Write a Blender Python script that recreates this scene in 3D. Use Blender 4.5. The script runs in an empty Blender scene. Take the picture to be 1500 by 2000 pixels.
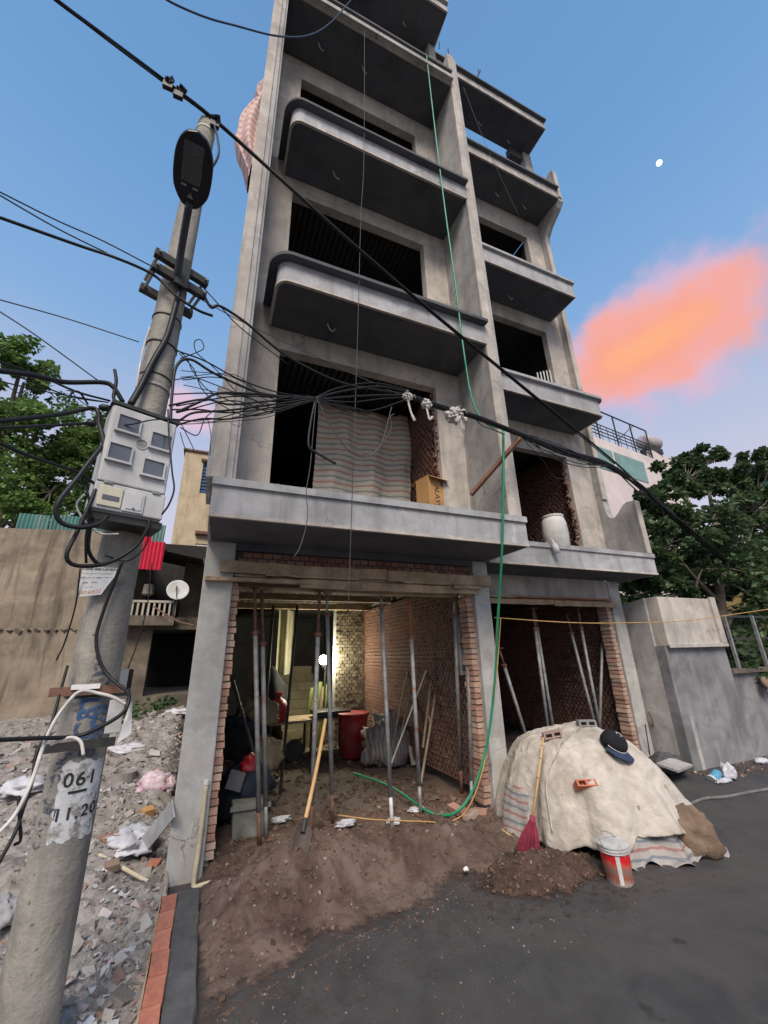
import bpy, bmesh, math, random
from mathutils import Vector, Matrix, noise

random.seed(7)
scene = bpy.context.scene
COL = scene.collection
R = math.radians

# ---------------------------------------------------------------- camera
cam_d = bpy.data.cameras.new('camera')
cam_d.sensor_fit = 'VERTICAL'
cam_d.sensor_height = 36.0
cam_d.lens = 14.032
cam_d.clip_start = 0.05
cam_d.clip_end = 3000
cam = bpy.data.objects.new('camera', cam_d)
COL.objects.link(cam)
cam.matrix_world = (Matrix.Translation((0, 0, 1.85)) @ Matrix.Rotation(R(-23.006), 4, 'Z')
                    @ Matrix.Rotation(R(90 + 19.545), 4, 'X') @ Matrix.Rotation(R(-1.392), 4, 'Z'))
scene.camera = cam

# ---------------------------------------------------------------- sky
SUN_EL, SUN_AZ = 48.0, 203.0       # azimuth from +Y towards +X: behind the camera, a little left
world = bpy.data.worlds.new('World')
scene.world = world
world.use_nodes = True
wt = world.node_tree
wt.nodes.clear()
def wn(t, **kw):
    n = wt.nodes.new(t)
    for k, v in kw.items():
        setattr(n, k, v)
    return n
def wl(a, b): wt.links.new(a, b)
def wmath(op, a, b=None, c=None, clamp=False):
    n = wn('ShaderNodeMath', operation=op, use_clamp=clamp)
    for i, v in enumerate((a, b, c)):
        if v is None: continue
        if isinstance(v, (int, float)): n.inputs[i].default_value = v
        else: wl(v, n.inputs[i])
    return n.outputs[0]
def wdot(v, d):
    n = wn('ShaderNodeVectorMath', operation='DOT_PRODUCT')
    wl(v, n.inputs[0]); n.inputs[1].default_value = d
    return n.outputs['Value']
def wmix(f, a, b, blend='MIX'):
    n = wn('ShaderNodeMix', data_type='RGBA', blend_type=blend)
    if isinstance(f, (int, float)): n.inputs[0].default_value = f
    else: wl(f, n.inputs[0])
    for i, v in ((6, a), (7, b)):
        if isinstance(v, tuple): n.inputs[i].default_value = v + (1,)
        else: wl(v, n.inputs[i])
    return n.outputs[2]
sky = wn('ShaderNodeTexSky', sky_type='NISHITA', sun_disc=False)
sky.sun_elevation = R(SUN_EL)
sky.sun_rotation = R(SUN_AZ)
sky.altitude = 10; sky.air_density = 1.0; sky.dust_density = 0.6; sky.ozone_density = 2.2
tc = wn('ShaderNodeTexCoord')
nrm = wn('ShaderNodeVectorMath', operation='NORMALIZE'); wl(tc.outputs['Generated'], nrm.inputs[0])
D = nrm.outputs[0]
sep = wn('ShaderNodeSeparateXYZ'); wl(D, sep.inputs[0])
# evening haze belt: lilac near the horizon, azure overhead
ramp = wn('ShaderNodeValToRGB')
cr = ramp.color_ramp
cr.elements[0].position = 0.0; cr.elements[0].color = (3.4, 3.05, 3.4, 1)
cr.elements[1].position = 1.0; cr.elements[1].color = (.66, 1.52, 2.9, 1)
for p_, c_ in ((0.30, (3.2, 3.05, 3.5)), (0.45, (2.55, 2.8, 3.65)), (0.62, (1.26, 2.28, 3.8)), (0.82, (.80, 1.82, 3.4))):
    e_ = cr.elements.new(p_); e_.color = c_ + (1,)
wl(sep.outputs['Z'], ramp.inputs[0])
base = wmix(0.80, sky.outputs[0], ramp.outputs[0])
# sunset-lit clouds: (direction, right axis, half width, half height)
def cloud(base, az, el, hw, hh, tilt, seed, core, edge, strength):
    a, e = R(az), R(el)
    d = Vector((math.sin(a) * math.cos(e), math.cos(a) * math.cos(e), math.sin(e)))
    r = Vector((math.cos(a), -math.sin(a), 0))
    u = r.cross(d)
    r2 = r * math.cos(R(tilt)) + u * math.sin(R(tilt)); u2 = u * math.cos(R(tilt)) - r * math.sin(R(tilt))
    mp = wn('ShaderNodeMapping'); mp.inputs['Location'].default_value = (seed, seed * .7, 0)
    wl(D, mp.inputs[0])
    nz = wn('ShaderNodeTexNoise'); nz.inputs['Scale'].default_value = 8.5; nz.inputs['Detail'].default_value = 9; nz.inputs['Roughness'].default_value = .56
    wl(mp.outputs[0], nz.inputs['Vector'])
    off = wmath('MULTIPLY', wmath('SUBTRACT', nz.outputs[0], .5), 1.7)
    p = wmath('DIVIDE', wdot(D, r2), math.tan(R(hw)))
    q = wmath('DIVIDE', wdot(D, u2), math.tan(R(hh)))
    rr = wmath('SQRT', wmath('ADD', wmath('MULTIPLY', p, p), wmath('MULTIPLY', q, q)))
    rr = wmath('ADD', rr, off)
    front = wmath('GREATER_THAN', wdot(D, d), 0.2)
    def band(lo, hi):
        n = wn('ShaderNodeMapRange', interpolation_type='SMOOTHSTEP')
        n.inputs[1].default_value = hi; n.inputs[2].default_value = lo; n.inputs[3].default_value = 0; n.inputs[4].default_value = 1
        wl(rr, n.inputs[0]); return wmath('MULTIPLY', n.outputs[0], front)
    m = wmath('MULTIPLY', band(.58, 1.12), strength)
    col = wmix(band(.0, .85), edge, core)
    return wmix(m, base, col)
base = cloud(base, 63.6, 34.9, 12.4, 7.6, 5, 3.1, (4.9, 2.5, 2.5), (3.6, 2.4, 3.2), .75)
base = cloud(base, 63.6, 34.4, 10.8, 5.7, 5, 3.6, (4.7, 1.85, 1.2), (4.5, 2.05, 1.85), .93)
base = cloud(base, 62.2, 34.2, 7.0, 2.5, 9, 5.7, (5.0, 2.4, 1.1), (4.8, 2.0, 1.2), .6)
base = cloud(base, -6.0, 31.0, 5.5, 3.2, -12, 8.3, (4.4, 2.6, 3.2), (3.8, 2.8, 3.5), .8)
bg = wn('ShaderNodeBackground'); bg.inputs['Strength'].default_value = 0.075
wo = wn('ShaderNodeOutputWorld')
wl(base, bg.inputs['Color']); wl(bg.outputs[0], wo.inputs['Surface'])

# ---------------------------------------------------------------- sun: the broad afterglow behind the camera
sun_d = bpy.data.lights.new('sun', 'SUN')
sun_d.energy = 1.5; sun_d.angle = R(28); sun_d.color = (1.0, .87, .74)
sun = bpy.data.objects.new('sun', sun_d); COL.objects.link(sun)
a_, e_ = R(SUN_AZ), R(SUN_EL)
sdir = Vector((math.sin(a_) * math.cos(e_), math.cos(a_) * math.cos(e_), math.sin(e_)))
sun.rotation_euler = sdir.to_track_quat('Z', 'Y').to_euler()

scene.view_settings.view_transform = 'Standard'
scene.view_settings.look = 'None'
scene.view_settings.exposure = 1.45
scene.view_settings.gamma = 1.0
scene.render.engine = 'CYCLES'
scene.cycles.max_bounces = 6
scene.cycles.use_denoising = True

# ================================================================ materials
def new_mat(name):
    m = bpy.data.materials.new(name); m.use_nodes = True
    nt = m.node_tree
    return m, nt, nt.nodes['Principled BSDF']
def ramp_node(nt, fac, stops):
    r = nt.nodes.new('ShaderNodeValToRGB'); e = r.color_ramp.elements
    e[0].position, e[0].color = stops[0][0], stops[0][1] + (1,)
    e[1].position, e[1].color = stops[-1][0], stops[-1][1] + (1,)
    for p, c in stops[1:-1]:
        k = e.new(p); k.color = c + (1,)
    nt.links.new(fac, r.inputs[0]); return r.outputs[0]
def noise_node(nt, vec, scale, detail=6, rough=.6, dist=0.0):
    n = nt.nodes.new('ShaderNodeTexNoise')
    n.inputs['Scale'].default_value = scale; n.inputs['Detail'].default_value = detail
    n.inputs['Roughness'].default_value = rough; n.inputs['Distortion'].default_value = dist
    nt.links.new(vec, n.inputs['Vector']); return n.outputs[0]
def mapping(nt, vec, sc=(1, 1, 1), loc=(0, 0, 0)):
    n = nt.nodes.new('ShaderNodeMapping'); n.inputs['Scale'].default_value = sc; n.inputs['Location'].default_value = loc
    nt.links.new(vec, n.inputs[0]); return n.outputs[0]
def mixc(nt, f, a, b, blend='MIX'):
    n = nt.nodes.new('ShaderNodeMix'); n.data_type = 'RGBA'; n.blend_type = blend
    if isinstance(f, (int, float)): n.inputs[0].default_value = f
    else: nt.links.new(f, n.inputs[0])
    for i, v in ((6, a), (7, b)):
        if isinstance(v, tuple): n.inputs[i].default_value = v + (1,)
        else: nt.links.new(v, n.inputs[i])
    return n.outputs[2]
def mathn(nt, op, a, b=None, clamp=False):
    n = nt.nodes.new('ShaderNodeMath'); n.operation = op; n.use_clamp = clamp
    for i, v in enumerate((a, b)):
        if v is None: continue
        if isinstance(v, (int, float)): n.inputs[i].default_value = v
        else: nt.links.new(v, n.inputs[i])
    return n.outputs[0]
def M(name, c1, c2=None, scale=3.0, rough=.85, bump=.25, bscale=45.0, streak=None, metal=0.0, rnd=None,
      spots=None, dist=.6, lo=.36, hi=.64, spec=.35, fade=None, blot=None, patch=0.0, crack=None, crumple=0):
    """noise-mottled surface; streak=(colour, amount), spots=(colour, threshold), rnd='object'|'island' value jitter"""
    m, nt, b = new_mat(name)
    tcn = nt.nodes.new('ShaderNodeTexCoord'); vec = tcn.outputs['Object']
    c2 = c2 or tuple(x * .72 for x in c1)
    col = ramp_node(nt, noise_node(nt, vec, scale, 8, .62, dist), [(lo, c2), (hi, c1)])
    if blot:      # large soft patches
        f = ramp_node(nt, noise_node(nt, vec, blot[1], 5, .6, 1.2), [(.42, (0, 0, 0)), (.62, (1, 1, 1))])
        col = mixc(nt, mathn(nt, 'MULTIPLY', f, blot[2]), col, blot[0])
    if patch:     # trowelled or poured fields of slightly different tone
        vo = nt.nodes.new('ShaderNodeTexVoronoi'); vo.inputs['Scale'].default_value = .95; vo.distance = 'CHEBYCHEV'
        wv = nt.nodes.new('ShaderNodeVectorMath'); wv.operation = 'MULTIPLY_ADD'; wv.inputs[1].default_value = (.35, .35, .35)
        n3 = nt.nodes.new('ShaderNodeTexNoise'); n3.inputs['Scale'].default_value = 2.2; n3.inputs['Detail'].default_value = 4; nt.links.new(vec, n3.inputs['Vector'])
        nt.links.new(n3.outputs['Color'], wv.inputs[0]); nt.links.new(vec, wv.inputs[2]); nt.links.new(wv.outputs[0], vo.inputs['Vector'])
        sx = nt.nodes.new('ShaderNodeSeparateColor'); nt.links.new(vo.outputs['Color'], sx.inputs[0])
        h = nt.nodes.new('ShaderNodeHueSaturation'); nt.links.new(mathn(nt, 'ADD', mathn(nt, 'MULTIPLY', sx.outputs[0], patch * 2), 1 - patch), h.inputs['Value'])
        nt.links.new(col, h.inputs['Color']); col = h.outputs[0]
    if crack:
        vc = nt.nodes.new('ShaderNodeTexVoronoi'); vc.feature = 'DISTANCE_TO_EDGE'; vc.inputs['Scale'].default_value = crack[1]
        wv2 = nt.nodes.new('ShaderNodeVectorMath'); wv2.operation = 'MULTIPLY_ADD'; wv2.inputs[1].default_value = (.5, .5, .5)
        n4 = nt.nodes.new('ShaderNodeTexNoise'); n4.inputs['Scale'].default_value = 3; n4.inputs['Detail'].default_value = 6; nt.links.new(vec, n4.inputs['Vector'])
        nt.links.new(n4.outputs['Color'], wv2.inputs[0]); nt.links.new(vec, wv2.inputs[2]); nt.links.new(wv2.outputs[0], vc.inputs['Vector'])
        f = mathn(nt, 'MULTIPLY', ramp_node(nt, vc.outputs['Distance'], [(.002, (1, 1, 1)), (.008, (0, 0, 0))]), ramp_node(nt, noise_node(nt, vec, 1.1, 3), [(.5, (0, 0, 0)), (.6, (1, 1, 1))]))
        col = mixc(nt, mathn(nt, 'MULTIPLY', f, crack[2]), col, crack[0])
    if streak:
        f = ramp_node(nt, noise_node(nt, mapping(nt, vec, (1, 1, .12)), 5.0, 6, .65, .4), [(.48, (0, 0, 0)), (.70, (1, 1, 1))])
        col = mixc(nt, mathn(nt, 'MULTIPLY', f, streak[1]), col, streak[0])
    if spots:
        f = ramp_node(nt, noise_node(nt, vec, spots[2] if len(spots) > 2 else 28, 3, .5), [(spots[1], (0, 0, 0)), (spots[1] + .04, (1, 1, 1))])
        col = mixc(nt, f, col, spots[0])
    if rnd:
        if rnd[0] == 'object':
            o = nt.nodes.new('ShaderNodeObjectInfo').outputs['Random']
        else:
            o = nt.nodes.new('ShaderNodeNewGeometry').outputs['Random Per Island']
        if len(rnd) > 2:
            col = mixc(nt, rnd[1], col, ramp_node(nt, o, rnd[2]))
        else:
            v = mathn(nt, 'ADD', mathn(nt, 'MULTIPLY', o, rnd[1] * 2), 1 - rnd[1])
            h = nt.nodes.new('ShaderNodeHueSaturation'); nt.links.new(v, h.inputs['Value']); nt.links.new(col, h.inputs['Color'])
            col = h.outputs[0]
    nt.links.new(col, b.inputs['Base Color'])
    b.inputs['Metallic'].default_value = metal
    b.inputs['Specular IOR Level'].default_value = spec
    rr = mathn(nt, 'ADD', mathn(nt, 'MULTIPLY', noise_node(nt, vec, scale * 3, 4), .25), rough - .125, True)
    nt.links.new(rr, b.inputs['Roughness'])
    if bump:
        bp = nt.nodes.new('ShaderNodeBump'); bp.inputs['Strength'].default_value = bump; bp.inputs['Distance'].default_value = .02
        nt.links.new(noise_node(nt, vec, bscale, 6, .65), bp.inputs['Height'])
        nt.links.new(bp.outputs[0], b.inputs['Normal'])
    if crumple:
        vq = nt.nodes.new('ShaderNodeTexVoronoi'); vq.inputs['Scale'].default_value = crumple
        wq = nt.nodes.new('ShaderNodeVectorMath'); wq.operation = 'MULTIPLY_ADD'; wq.inputs[1].default_value = (.3, .3, .3)
        nq = nt.nodes.new('ShaderNodeTexNoise'); nq.inputs['Scale'].default_value = 4; nq.inputs['Detail'].default_value = 5; nt.links.new(vec, nq.inputs['Vector'])
        nt.links.new(nq.outputs['Color'], wq.inputs[0]); nt.links.new(vec, wq.inputs[2]); nt.links.new(wq.outputs[0], vq.inputs['Vector'])
        b2 = nt.nodes.new('ShaderNodeBump'); b2.inputs['Strength'].default_value = .6; b2.inputs['Distance'].default_value = .025
        nt.links.new(vq.outputs['Distance'], b2.inputs['Height'])
        if bump: nt.links.new(bp.outputs[0], b2.inputs['Normal'])
        nt.links.new(b2.outputs[0], b.inputs['Normal'])
    if fade:
        f = ramp_node(nt, noise_node(nt, vec, fade[0], 5, .7), [(fade[1] - .06, (0, 0, 0)), (fade[1] + .06, (1, 1, 1))])
        nt.links.new(f, b.inputs['Alpha'])
    return m
def emit(name, c, s):
    m, nt, b = new_mat(name)
    b.inputs['Base Color'].default_value = c + (1,)
    b.inputs['Emission Color'].default_value = c + (1,); b.inputs['Emission Strength'].default_value = s
    return m
def stripes(name, cols, axis, period, rough=.7, mott=.25, wob=.04):
    """woven plastic sheet: colour bands along one object axis"""
    m, nt, b = new_mat(name)
    tcn = nt.nodes.new('ShaderNodeTexCoord'); vec = tcn.outputs['Object']
    s = nt.nodes.new('ShaderNodeSeparateXYZ'); nt.links.new(vec, s.inputs[0])
    v = mathn(nt, 'ADD', s.outputs[axis], mathn(nt, 'MULTIPLY', noise_node(nt, vec, 3.0, 3), wob))
    v = mathn(nt, 'FRACT', mathn(nt, 'DIVIDE', v, period))
    n = len(cols); st = []
    for i, c in enumerate(cols):
        st += [(i / n + .004, c), ((i + 1) / n - .004, c)]
    r = nt.nodes.new('ShaderNodeValToRGB'); e = r.color_ramp.elements
    e[0].position, e[0].color = st[0][0], st[0][1] + (1,); e[1].position, e[1].color = st[-1][0], st[-1][1] + (1,)
    for p, c in st[1:-1]:
        k = e.new(p); k.color = c + (1,)
    nt.links.new(v, r.inputs[0])
    col = mixc(nt, mathn(nt, 'MULTIPLY', noise_node(nt, vec, 6, 6), mott), r.outputs[0], (.16, .14, .12))
    nt.links.new(col, b.inputs['Base Color']); b.inputs['Roughness'].default_value = rough
    bp = nt.nodes.new('ShaderNodeBump'); bp.inputs['Strength'].default_value = .3; bp.inputs['Distance'].default_value = .03
    nt.links.new(noise_node(nt, vec, 9, 6, .6, .8), bp.inputs['Height']); nt.links.new(bp.outputs[0], b.inputs['Normal'])
    return m

concrete = M('cement_render', (.44, .43, .412), (.27, .264, .255), 3.0, .9, .45, 55, streak=((.17, .165, .16), .6), blot=((.47, .445, .415), 1.1, .5), spots=((.17, .16, .155), .69, 22), lo=.34, hi=.66, dist=.5, patch=.13, crack=((.10, .095, .09), .8, .7))
concrete_pale = M('cement_render_pale', (.50, .46, .41), (.31, .288, .26), 3.0, .88, .4, 55, streak=((.20, .195, .185), .55), blot=((.57, .51, .44), 1.1, .5), lo=.34, hi=.66, dist=.5, patch=.12, crack=((.13, .12, .11), .8, .6))
concrete_face = M('slab_edge_render', (.43, .435, .445), (.285, .289, .297), 3.2, .85, .35, 60, streak=((.20, .197, .195), .6), lo=.34, hi=.66, dist=.5, patch=.12, crack=((.12, .115, .11), .9, .7))
concrete_shaded = M('shaded_concrete', (.10, .104, .118), (.062, .066, .077), 1.6, .9, .25, 40, blot=((.13, .122, .125), 1.1, .35))  # dark copy of the concrete: shade under the slabs put into the colour
concrete_col = M('cast_column', (.47, .475, .455), (.31, .315, .30), 3.2, .88, .35, 80, spots=((.13, .125, .115), .70, 34), blot=((.36, .31, .25), 1.7, .35), streak=((.27, .265, .255), .3), patch=.10, crack=((.13, .12, .11), 1.0, .8))
concrete_pole = M('old_pole_concrete', (.37, .35, .30), (.19, .18, .158), 3.4, .9, .5, 34, streak=((.115, .108, .098), .65), spots=((.12, .115, .10), .68, 20), lo=.3, hi=.7, dist=1.0)
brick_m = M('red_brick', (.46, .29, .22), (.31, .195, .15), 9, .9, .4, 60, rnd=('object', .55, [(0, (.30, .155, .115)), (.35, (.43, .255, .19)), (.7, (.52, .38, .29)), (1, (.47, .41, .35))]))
brick_in = M('shaded_inner_brick', (.25, .128, .096), (.15, .077, .058), 9, .9, .4, 60, rnd=('island', .5, [(0, (.13, .065, .05)), (.4, (.22, .11, .083)), (.75, (.30, .165, .125)), (1, (.28, .23, .19))]))  # brick copy with indoor shade put into its colour
brick_fresh = M('kerb_brick', (.50, .20, .13), (.36, .13, .09), 8, .85, .4, 50, rnd=('object', .25))
mortar = M('mortar', (.34, .33, .315), (.24, .23, .22), 8, .95, .5, 50)
mortar_in = M('shaded_mortar', (.145, .13, .118), (.09, .08, .072), 8, .95, .5, 50)  # mortar copy, the room's shade put into its colour
brick_ino = M('shaded_inner_brick_laid', (.19, .108, .084), (.12, .067, .053), 9, .9, .4, 60, rnd=('object', .5, [(0, (.11, .06, .048)), (.4, (.19, .105, .08)), (.75, (.26, .155, .12)), (1, (.27, .225, .19))]))  # single inner bricks, colour darkened to stand for indoor shade
mortar_wet = M('wet_mortar', (.085, .088, .093), (.052, .054, .057), 5, .55, .4, 60, spec=.5)
wood = M('shutter_plank', (.44, .335, .225), (.25, .18, .115), 4, .85, .4, 40, streak=((.12, .08, .05), .5), spots=((.30, .28, .25), .64, 14))
wood_red = M('rough_red_plank', (.30, .16, .10), (.19, .095, .06), 6, .85, .4, 40)
steel = M('galvanised_prop', (.36, .37, .37), (.20, .20, .20), 8, .6, .3, 70, metal=.35, spots=((.30, .17, .10), .64, 10))
rust = M('rusty_steel', (.20, .105, .07), (.11, .06, .045), 12, .8, .4, 80)
steel_dk = M('dark_steel', (.055, .053, .05), (.03, .03, .03), 8, .6, .2, 70, metal=.3)
black_pl = M('black_cable', (.010, .0105, .012), (.006, .0065, .007), 8, .5, .1, 60)
grey_cab = M('grey_cable', (.075, .078, .082), None, 8, .6, .1, 60)
white_cab = M('white_cable', (.62, .60, .56), (.42, .40, .36), 8, .7, .1, 60)
rag_m = M('dirty_white_rag', (.60, .575, .54), (.38, .36, .335), 14, .95, .5, 40)
green_h = M('green_hose', (.02, .27, .13), (.014, .20, .10), 4, .4, .1, 60, spec=.5)
orange_c = M('orange_cord', (.55, .33, .12), None, 8, .7, .1, 60)
pvc = M('pvc_pipe', (.56, .50, .36), (.42, .37, .25), 6, .5, .1, 60)
meter_w = M('meter_box_plastic', (.52, .525, .52), (.42, .425, .425), 3, .55, .1, 60, streak=((.30, .29, .275), .6))
meter_c = M('meter_cream_plastic', (.60, .58, .46), (.50, .48, .37), 4, .5, .1, 60)
glass_m = M('meter_window', (.11, .125, .15), (.06, .065, .08), 2, .1, 0, 60, spec=.8)
paper = M('flyer_paper', (.74, .74, .72), (.60, .60, .58), 6, .8, .2, 30)
ink_k = M('black_ink', (.03, .03, .032), None, 8, .8, 0, fade=(45, .22))
ink_f = M('flyer_ink', (.05, .05, .055), None, 8, .8, 0)
ink_b = M('blue_ink', (.055, .125, .27), (.035, .08, .18), 9, .8, 0, fade=(24, .43))
ink_fb = M('flyer_blue', (.08, .16, .33), None, 8, .8, 0)
ink_n = M('navy_stencil', (.05, .065, .12), (.14, .14, .15), 16, .85, 0, fade=(20, .5))
ink_r = M('red_ink', (.55, .20, .13), (.62, .36, .27), 14, .8, 0)
white_p = M('whitewash', (.66, .67, .66), (.42, .42, .40), 7, .9, .3, 30, lo=.3, hi=.6)
white_f = M('faded_whitewash', (.60, .61, .61), (.40, .40, .385), 9, .9, .3, 30, lo=.3, hi=.6, fade=(9, .44))
asphalt = M('wet_street', (.080, .079, .080), (.048, .0475, .049), 3.2, .66, .8, 150, blot=((.098, .086, .077), .55, .7), spots=((.034, .034, .035), .68, 3.0), spec=.4, crack=((.015, .014, .014), .45, .8))
dirt = M('brown_soil', (.125, .079, .060), (.050, .032, .026), 4.5, .95, .9, 26, blot=((.185, .140, .115), 2.0, .6), spots=((.25, .205, .18), .72, 30), lo=.3, hi=.7)
dirt_dk = M('dark_sand', (.10, .062, .046), (.05, .032, .025), 7, .95, .9, 34)
floor_m = M('dusty_floor', (.14, .107, .088), (.07, .052, .042), 3, .95, .7, 30, blot=((.185, .152, .128), 1.4, .5))
rubble_m = M('rubble_ground', (.34, .315, .29), (.16, .145, .13), 7, .95, 1.0, 22, blot=((.31, .29, .27), 1.0, .6), spots=((.40, .385, .37), .69, 16))
chunk_m = M('rubble_chunk', (.36, .338, .312), (.25, .232, .213), 8, .95, .6, 40, rnd=('island', .62, [(0, (.08, .07, .06)), (.25, (.17, .148, .125)), (.5, (.28, .255, .225)), (.74, (.38, .365, .345)), (.88, (.55, .545, .54)), (.93, (.36, .19, .13)), (1, (.24, .12, .085))]))
soil_chunk = M('soil_clod', (.20, .135, .095), (.12, .075, .055), 8, .95, .6, 40, rnd=('island', .75, [(0, (.06, .038, .028)), (.5, (.12, .075, .053)), (.86, (.18, .12, .09)), (.97, (.27, .22, .185)), (1, (.42, .39, .35))]))
brown_wall = M('stained_wall', (.28, .232, .175), (.155, .128, .10), 1.3, .95, .5, 30, streak=((.07, .06, .05), .85), blot=((.34, .285, .215), .5, .55), patch=.10, dist=1.0)
damp_conc = M('damp_render', (.27, .27, .275), (.16, .16, .165), 1.6, .85, .4, 50, streak=((.34, .34, .34), .5), blot=((.10, .10, .105), .7, .6), dist=1.4)
old_conc = M('mossy_concrete', (.20, .165, .125), (.095, .08, .064), 2.0, .95, .6, 30, blot=((.06, .055, .045), 1.0, .6), streak=((.07, .06, .05), .5))
beige_wall = M('beige_wall', (.55, .46, .33), (.44, .36, .25), 2, .9, .2, 40, streak=((.25, .19, .13), .65))
white_bld = M('distant_white_wall', (.66, .58, .56), (.56, .49, .475), 1.0, .9, .1, 20)
green_sh = M('green_corrugated', (.10, .25, .225), (.065, .17, .155), 2, .5, .1, 40, streak=((.30, .34, .31), .5))
red_sh = M('red_corrugated', (.56, .03, .065), (.43, .022, .05), 3, .45, .1, 40)
blue_p = M('blue_shutter', (.035, .11, .25), None, 3, .6, .1, 40)
white_paint = M('white_frame', (.68, .68, .66), None, 4, .6, .1, 40)
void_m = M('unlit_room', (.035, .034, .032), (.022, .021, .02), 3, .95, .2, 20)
room_m = M('shaded_room_wall', (.07, .065, .06), (.045, .042, .04), 2, .95, .3, 20)  # darkness of the deep rooms put into the wall colour
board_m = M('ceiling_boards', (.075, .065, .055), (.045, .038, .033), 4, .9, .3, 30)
bark = M('bark', (.20, .17, .135), (.11, .09, .07), 8, .95, .7, 30)
leaf_a = M('bright_leaf', (.19, .31, .085), (.08, .145, .04), 1.6, .6, 0, rnd=('island', .35))
leaf_b = M('dark_leaf', (.105, .165, .072), (.045, .085, .036), 1.2, .5, 0, rnd=('island', .4))
tarp_m = M('cream_canvas', (.55, .505, .44), (.39, .352, .302), 2.2, .9, .5, 30, blot=((.27, .235, .19), 1.6, .6), spots=((.22, .175, .135), .71, 9), dist=2.2, crumple=7.0)
tarp_br = M('soiled_canvas', (.22, .155, .105), (.13, .09, .065), 5, .95, .8, 22)
stripe_w = stripes('striped_woven_sheet', [(.44, .41, .38), (.36, .15, .14), (.44, .41, .38), (.40, .38, .37), (.15, .19, .23), (.43, .41, .38)], 2, .12, mott=.75, wob=.09)
stripe_v = stripes('striped_sack', [(.36, .34, .33), (.27, .15, .14), (.36, .34, .33), (.15, .18, .21)], 0, .14, mott=.7, wob=.12)
stripe_c = stripes('striped_curtain', [(.60, .53, .43), (.46, .25, .18), (.60, .53, .43), (.61, .54, .44), (.27, .31, .26), (.60, .53, .43)], 2, .20, mott=.35, wob=.05)
stripe_p = stripes('pink_striped_net', [(.62, .44, .40), (.52, .27, .25), (.66, .52, .47)], 2, .15)
red_pl = M('red_plastic', (.40, .012, .022), (.30, .01, .018), 5, .5, .15, 40, spec=.4, blot=((.26, .12, .10), 3.0, .45), spots=((.34, .28, .25), .70, 14))
pink_br = M('pink_bristle', (.33, .045, .085), (.19, .03, .05), 9, .7, .4, 60)
bamboo = M('bamboo_handle', (.58, .38, .17), (.46, .28, .11), 7, .6, .2, 40)
cardboard = M('cardboard', (.47, .27, .11), (.40, .225, .09), 4, .85, .2, 50)
cloth_bk = M('black_cloth', (.012, .012, .015), None, 9, .95, .3, 60)
navy = M('navy_brim', (.03, .045, .10), None, 9, .8, .2, 60)
plastic_w = M('thin_plastic', (.58, .585, .62), (.43, .44, .48), 8, .45, .5, 24)
plastic_p = M('printed_plastic_bag', (.60, .50, .52), (.42, .32, .37), 10, .5, .5, 24, spots=((.52, .12, .18), .60, 12))
bluep = M('blue_bottle', (.10, .34, .50), None, 5, .4, .1, 40)
drum_m = M('white_drum', (.60, .60, .575), (.47, .46, .43), 4, .6, .2, 40, streak=((.33, .31, .28), .5))
yellow_m = M('lit_formwork', (.50, .43, .22), (.40, .34, .17), 3, .9, .3, 30)

for m_ in (dirt, dirt_dk):      # the heap thins out to scattered dust at its rim
    nt = m_.node_tree; b = nt.nodes['Principled BSDF']
    tcn = nt.nodes.new('ShaderNodeTexCoord'); sp_ = nt.nodes.new('ShaderNodeSeparateXYZ'); nt.links.new(tcn.outputs['Object'], sp_.inputs[0])
    e = mathn(nt, 'ADD', sp_.outputs['Z'], mathn(nt, 'MULTIPLY', mathn(nt, 'SUBTRACT', noise_node(nt, tcn.outputs['Object'], 16, 8, .75), .5), .06))
    nt.links.new(ramp_node(nt, e, [(.004, (0, 0, 0)), (.022, (1, 1, 1))]), b.inputs['Alpha'])

for m_ in (leaf_a, leaf_b):     # thin leaves let some light through
    nt = m_.node_tree; b = nt.nodes['Principled BSDF']; out = [n for n in nt.nodes if n.type == 'OUTPUT_MATERIAL'][0]
    tr = nt.nodes.new('ShaderNodeBsdfTranslucent'); nt.links.new(b.inputs['Base Color'].links[0].from_socket, tr.inputs['Color'])
    ms = nt.nodes.new('ShaderNodeMixShader'); ms.inputs[0].default_value = .38
    nt.links.new(b.outputs[0], ms.inputs[1]); nt.links.new(tr.outputs[0], ms.inputs[2]); nt.links.new(ms.outputs[0], out.inputs['Surface'])

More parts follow.
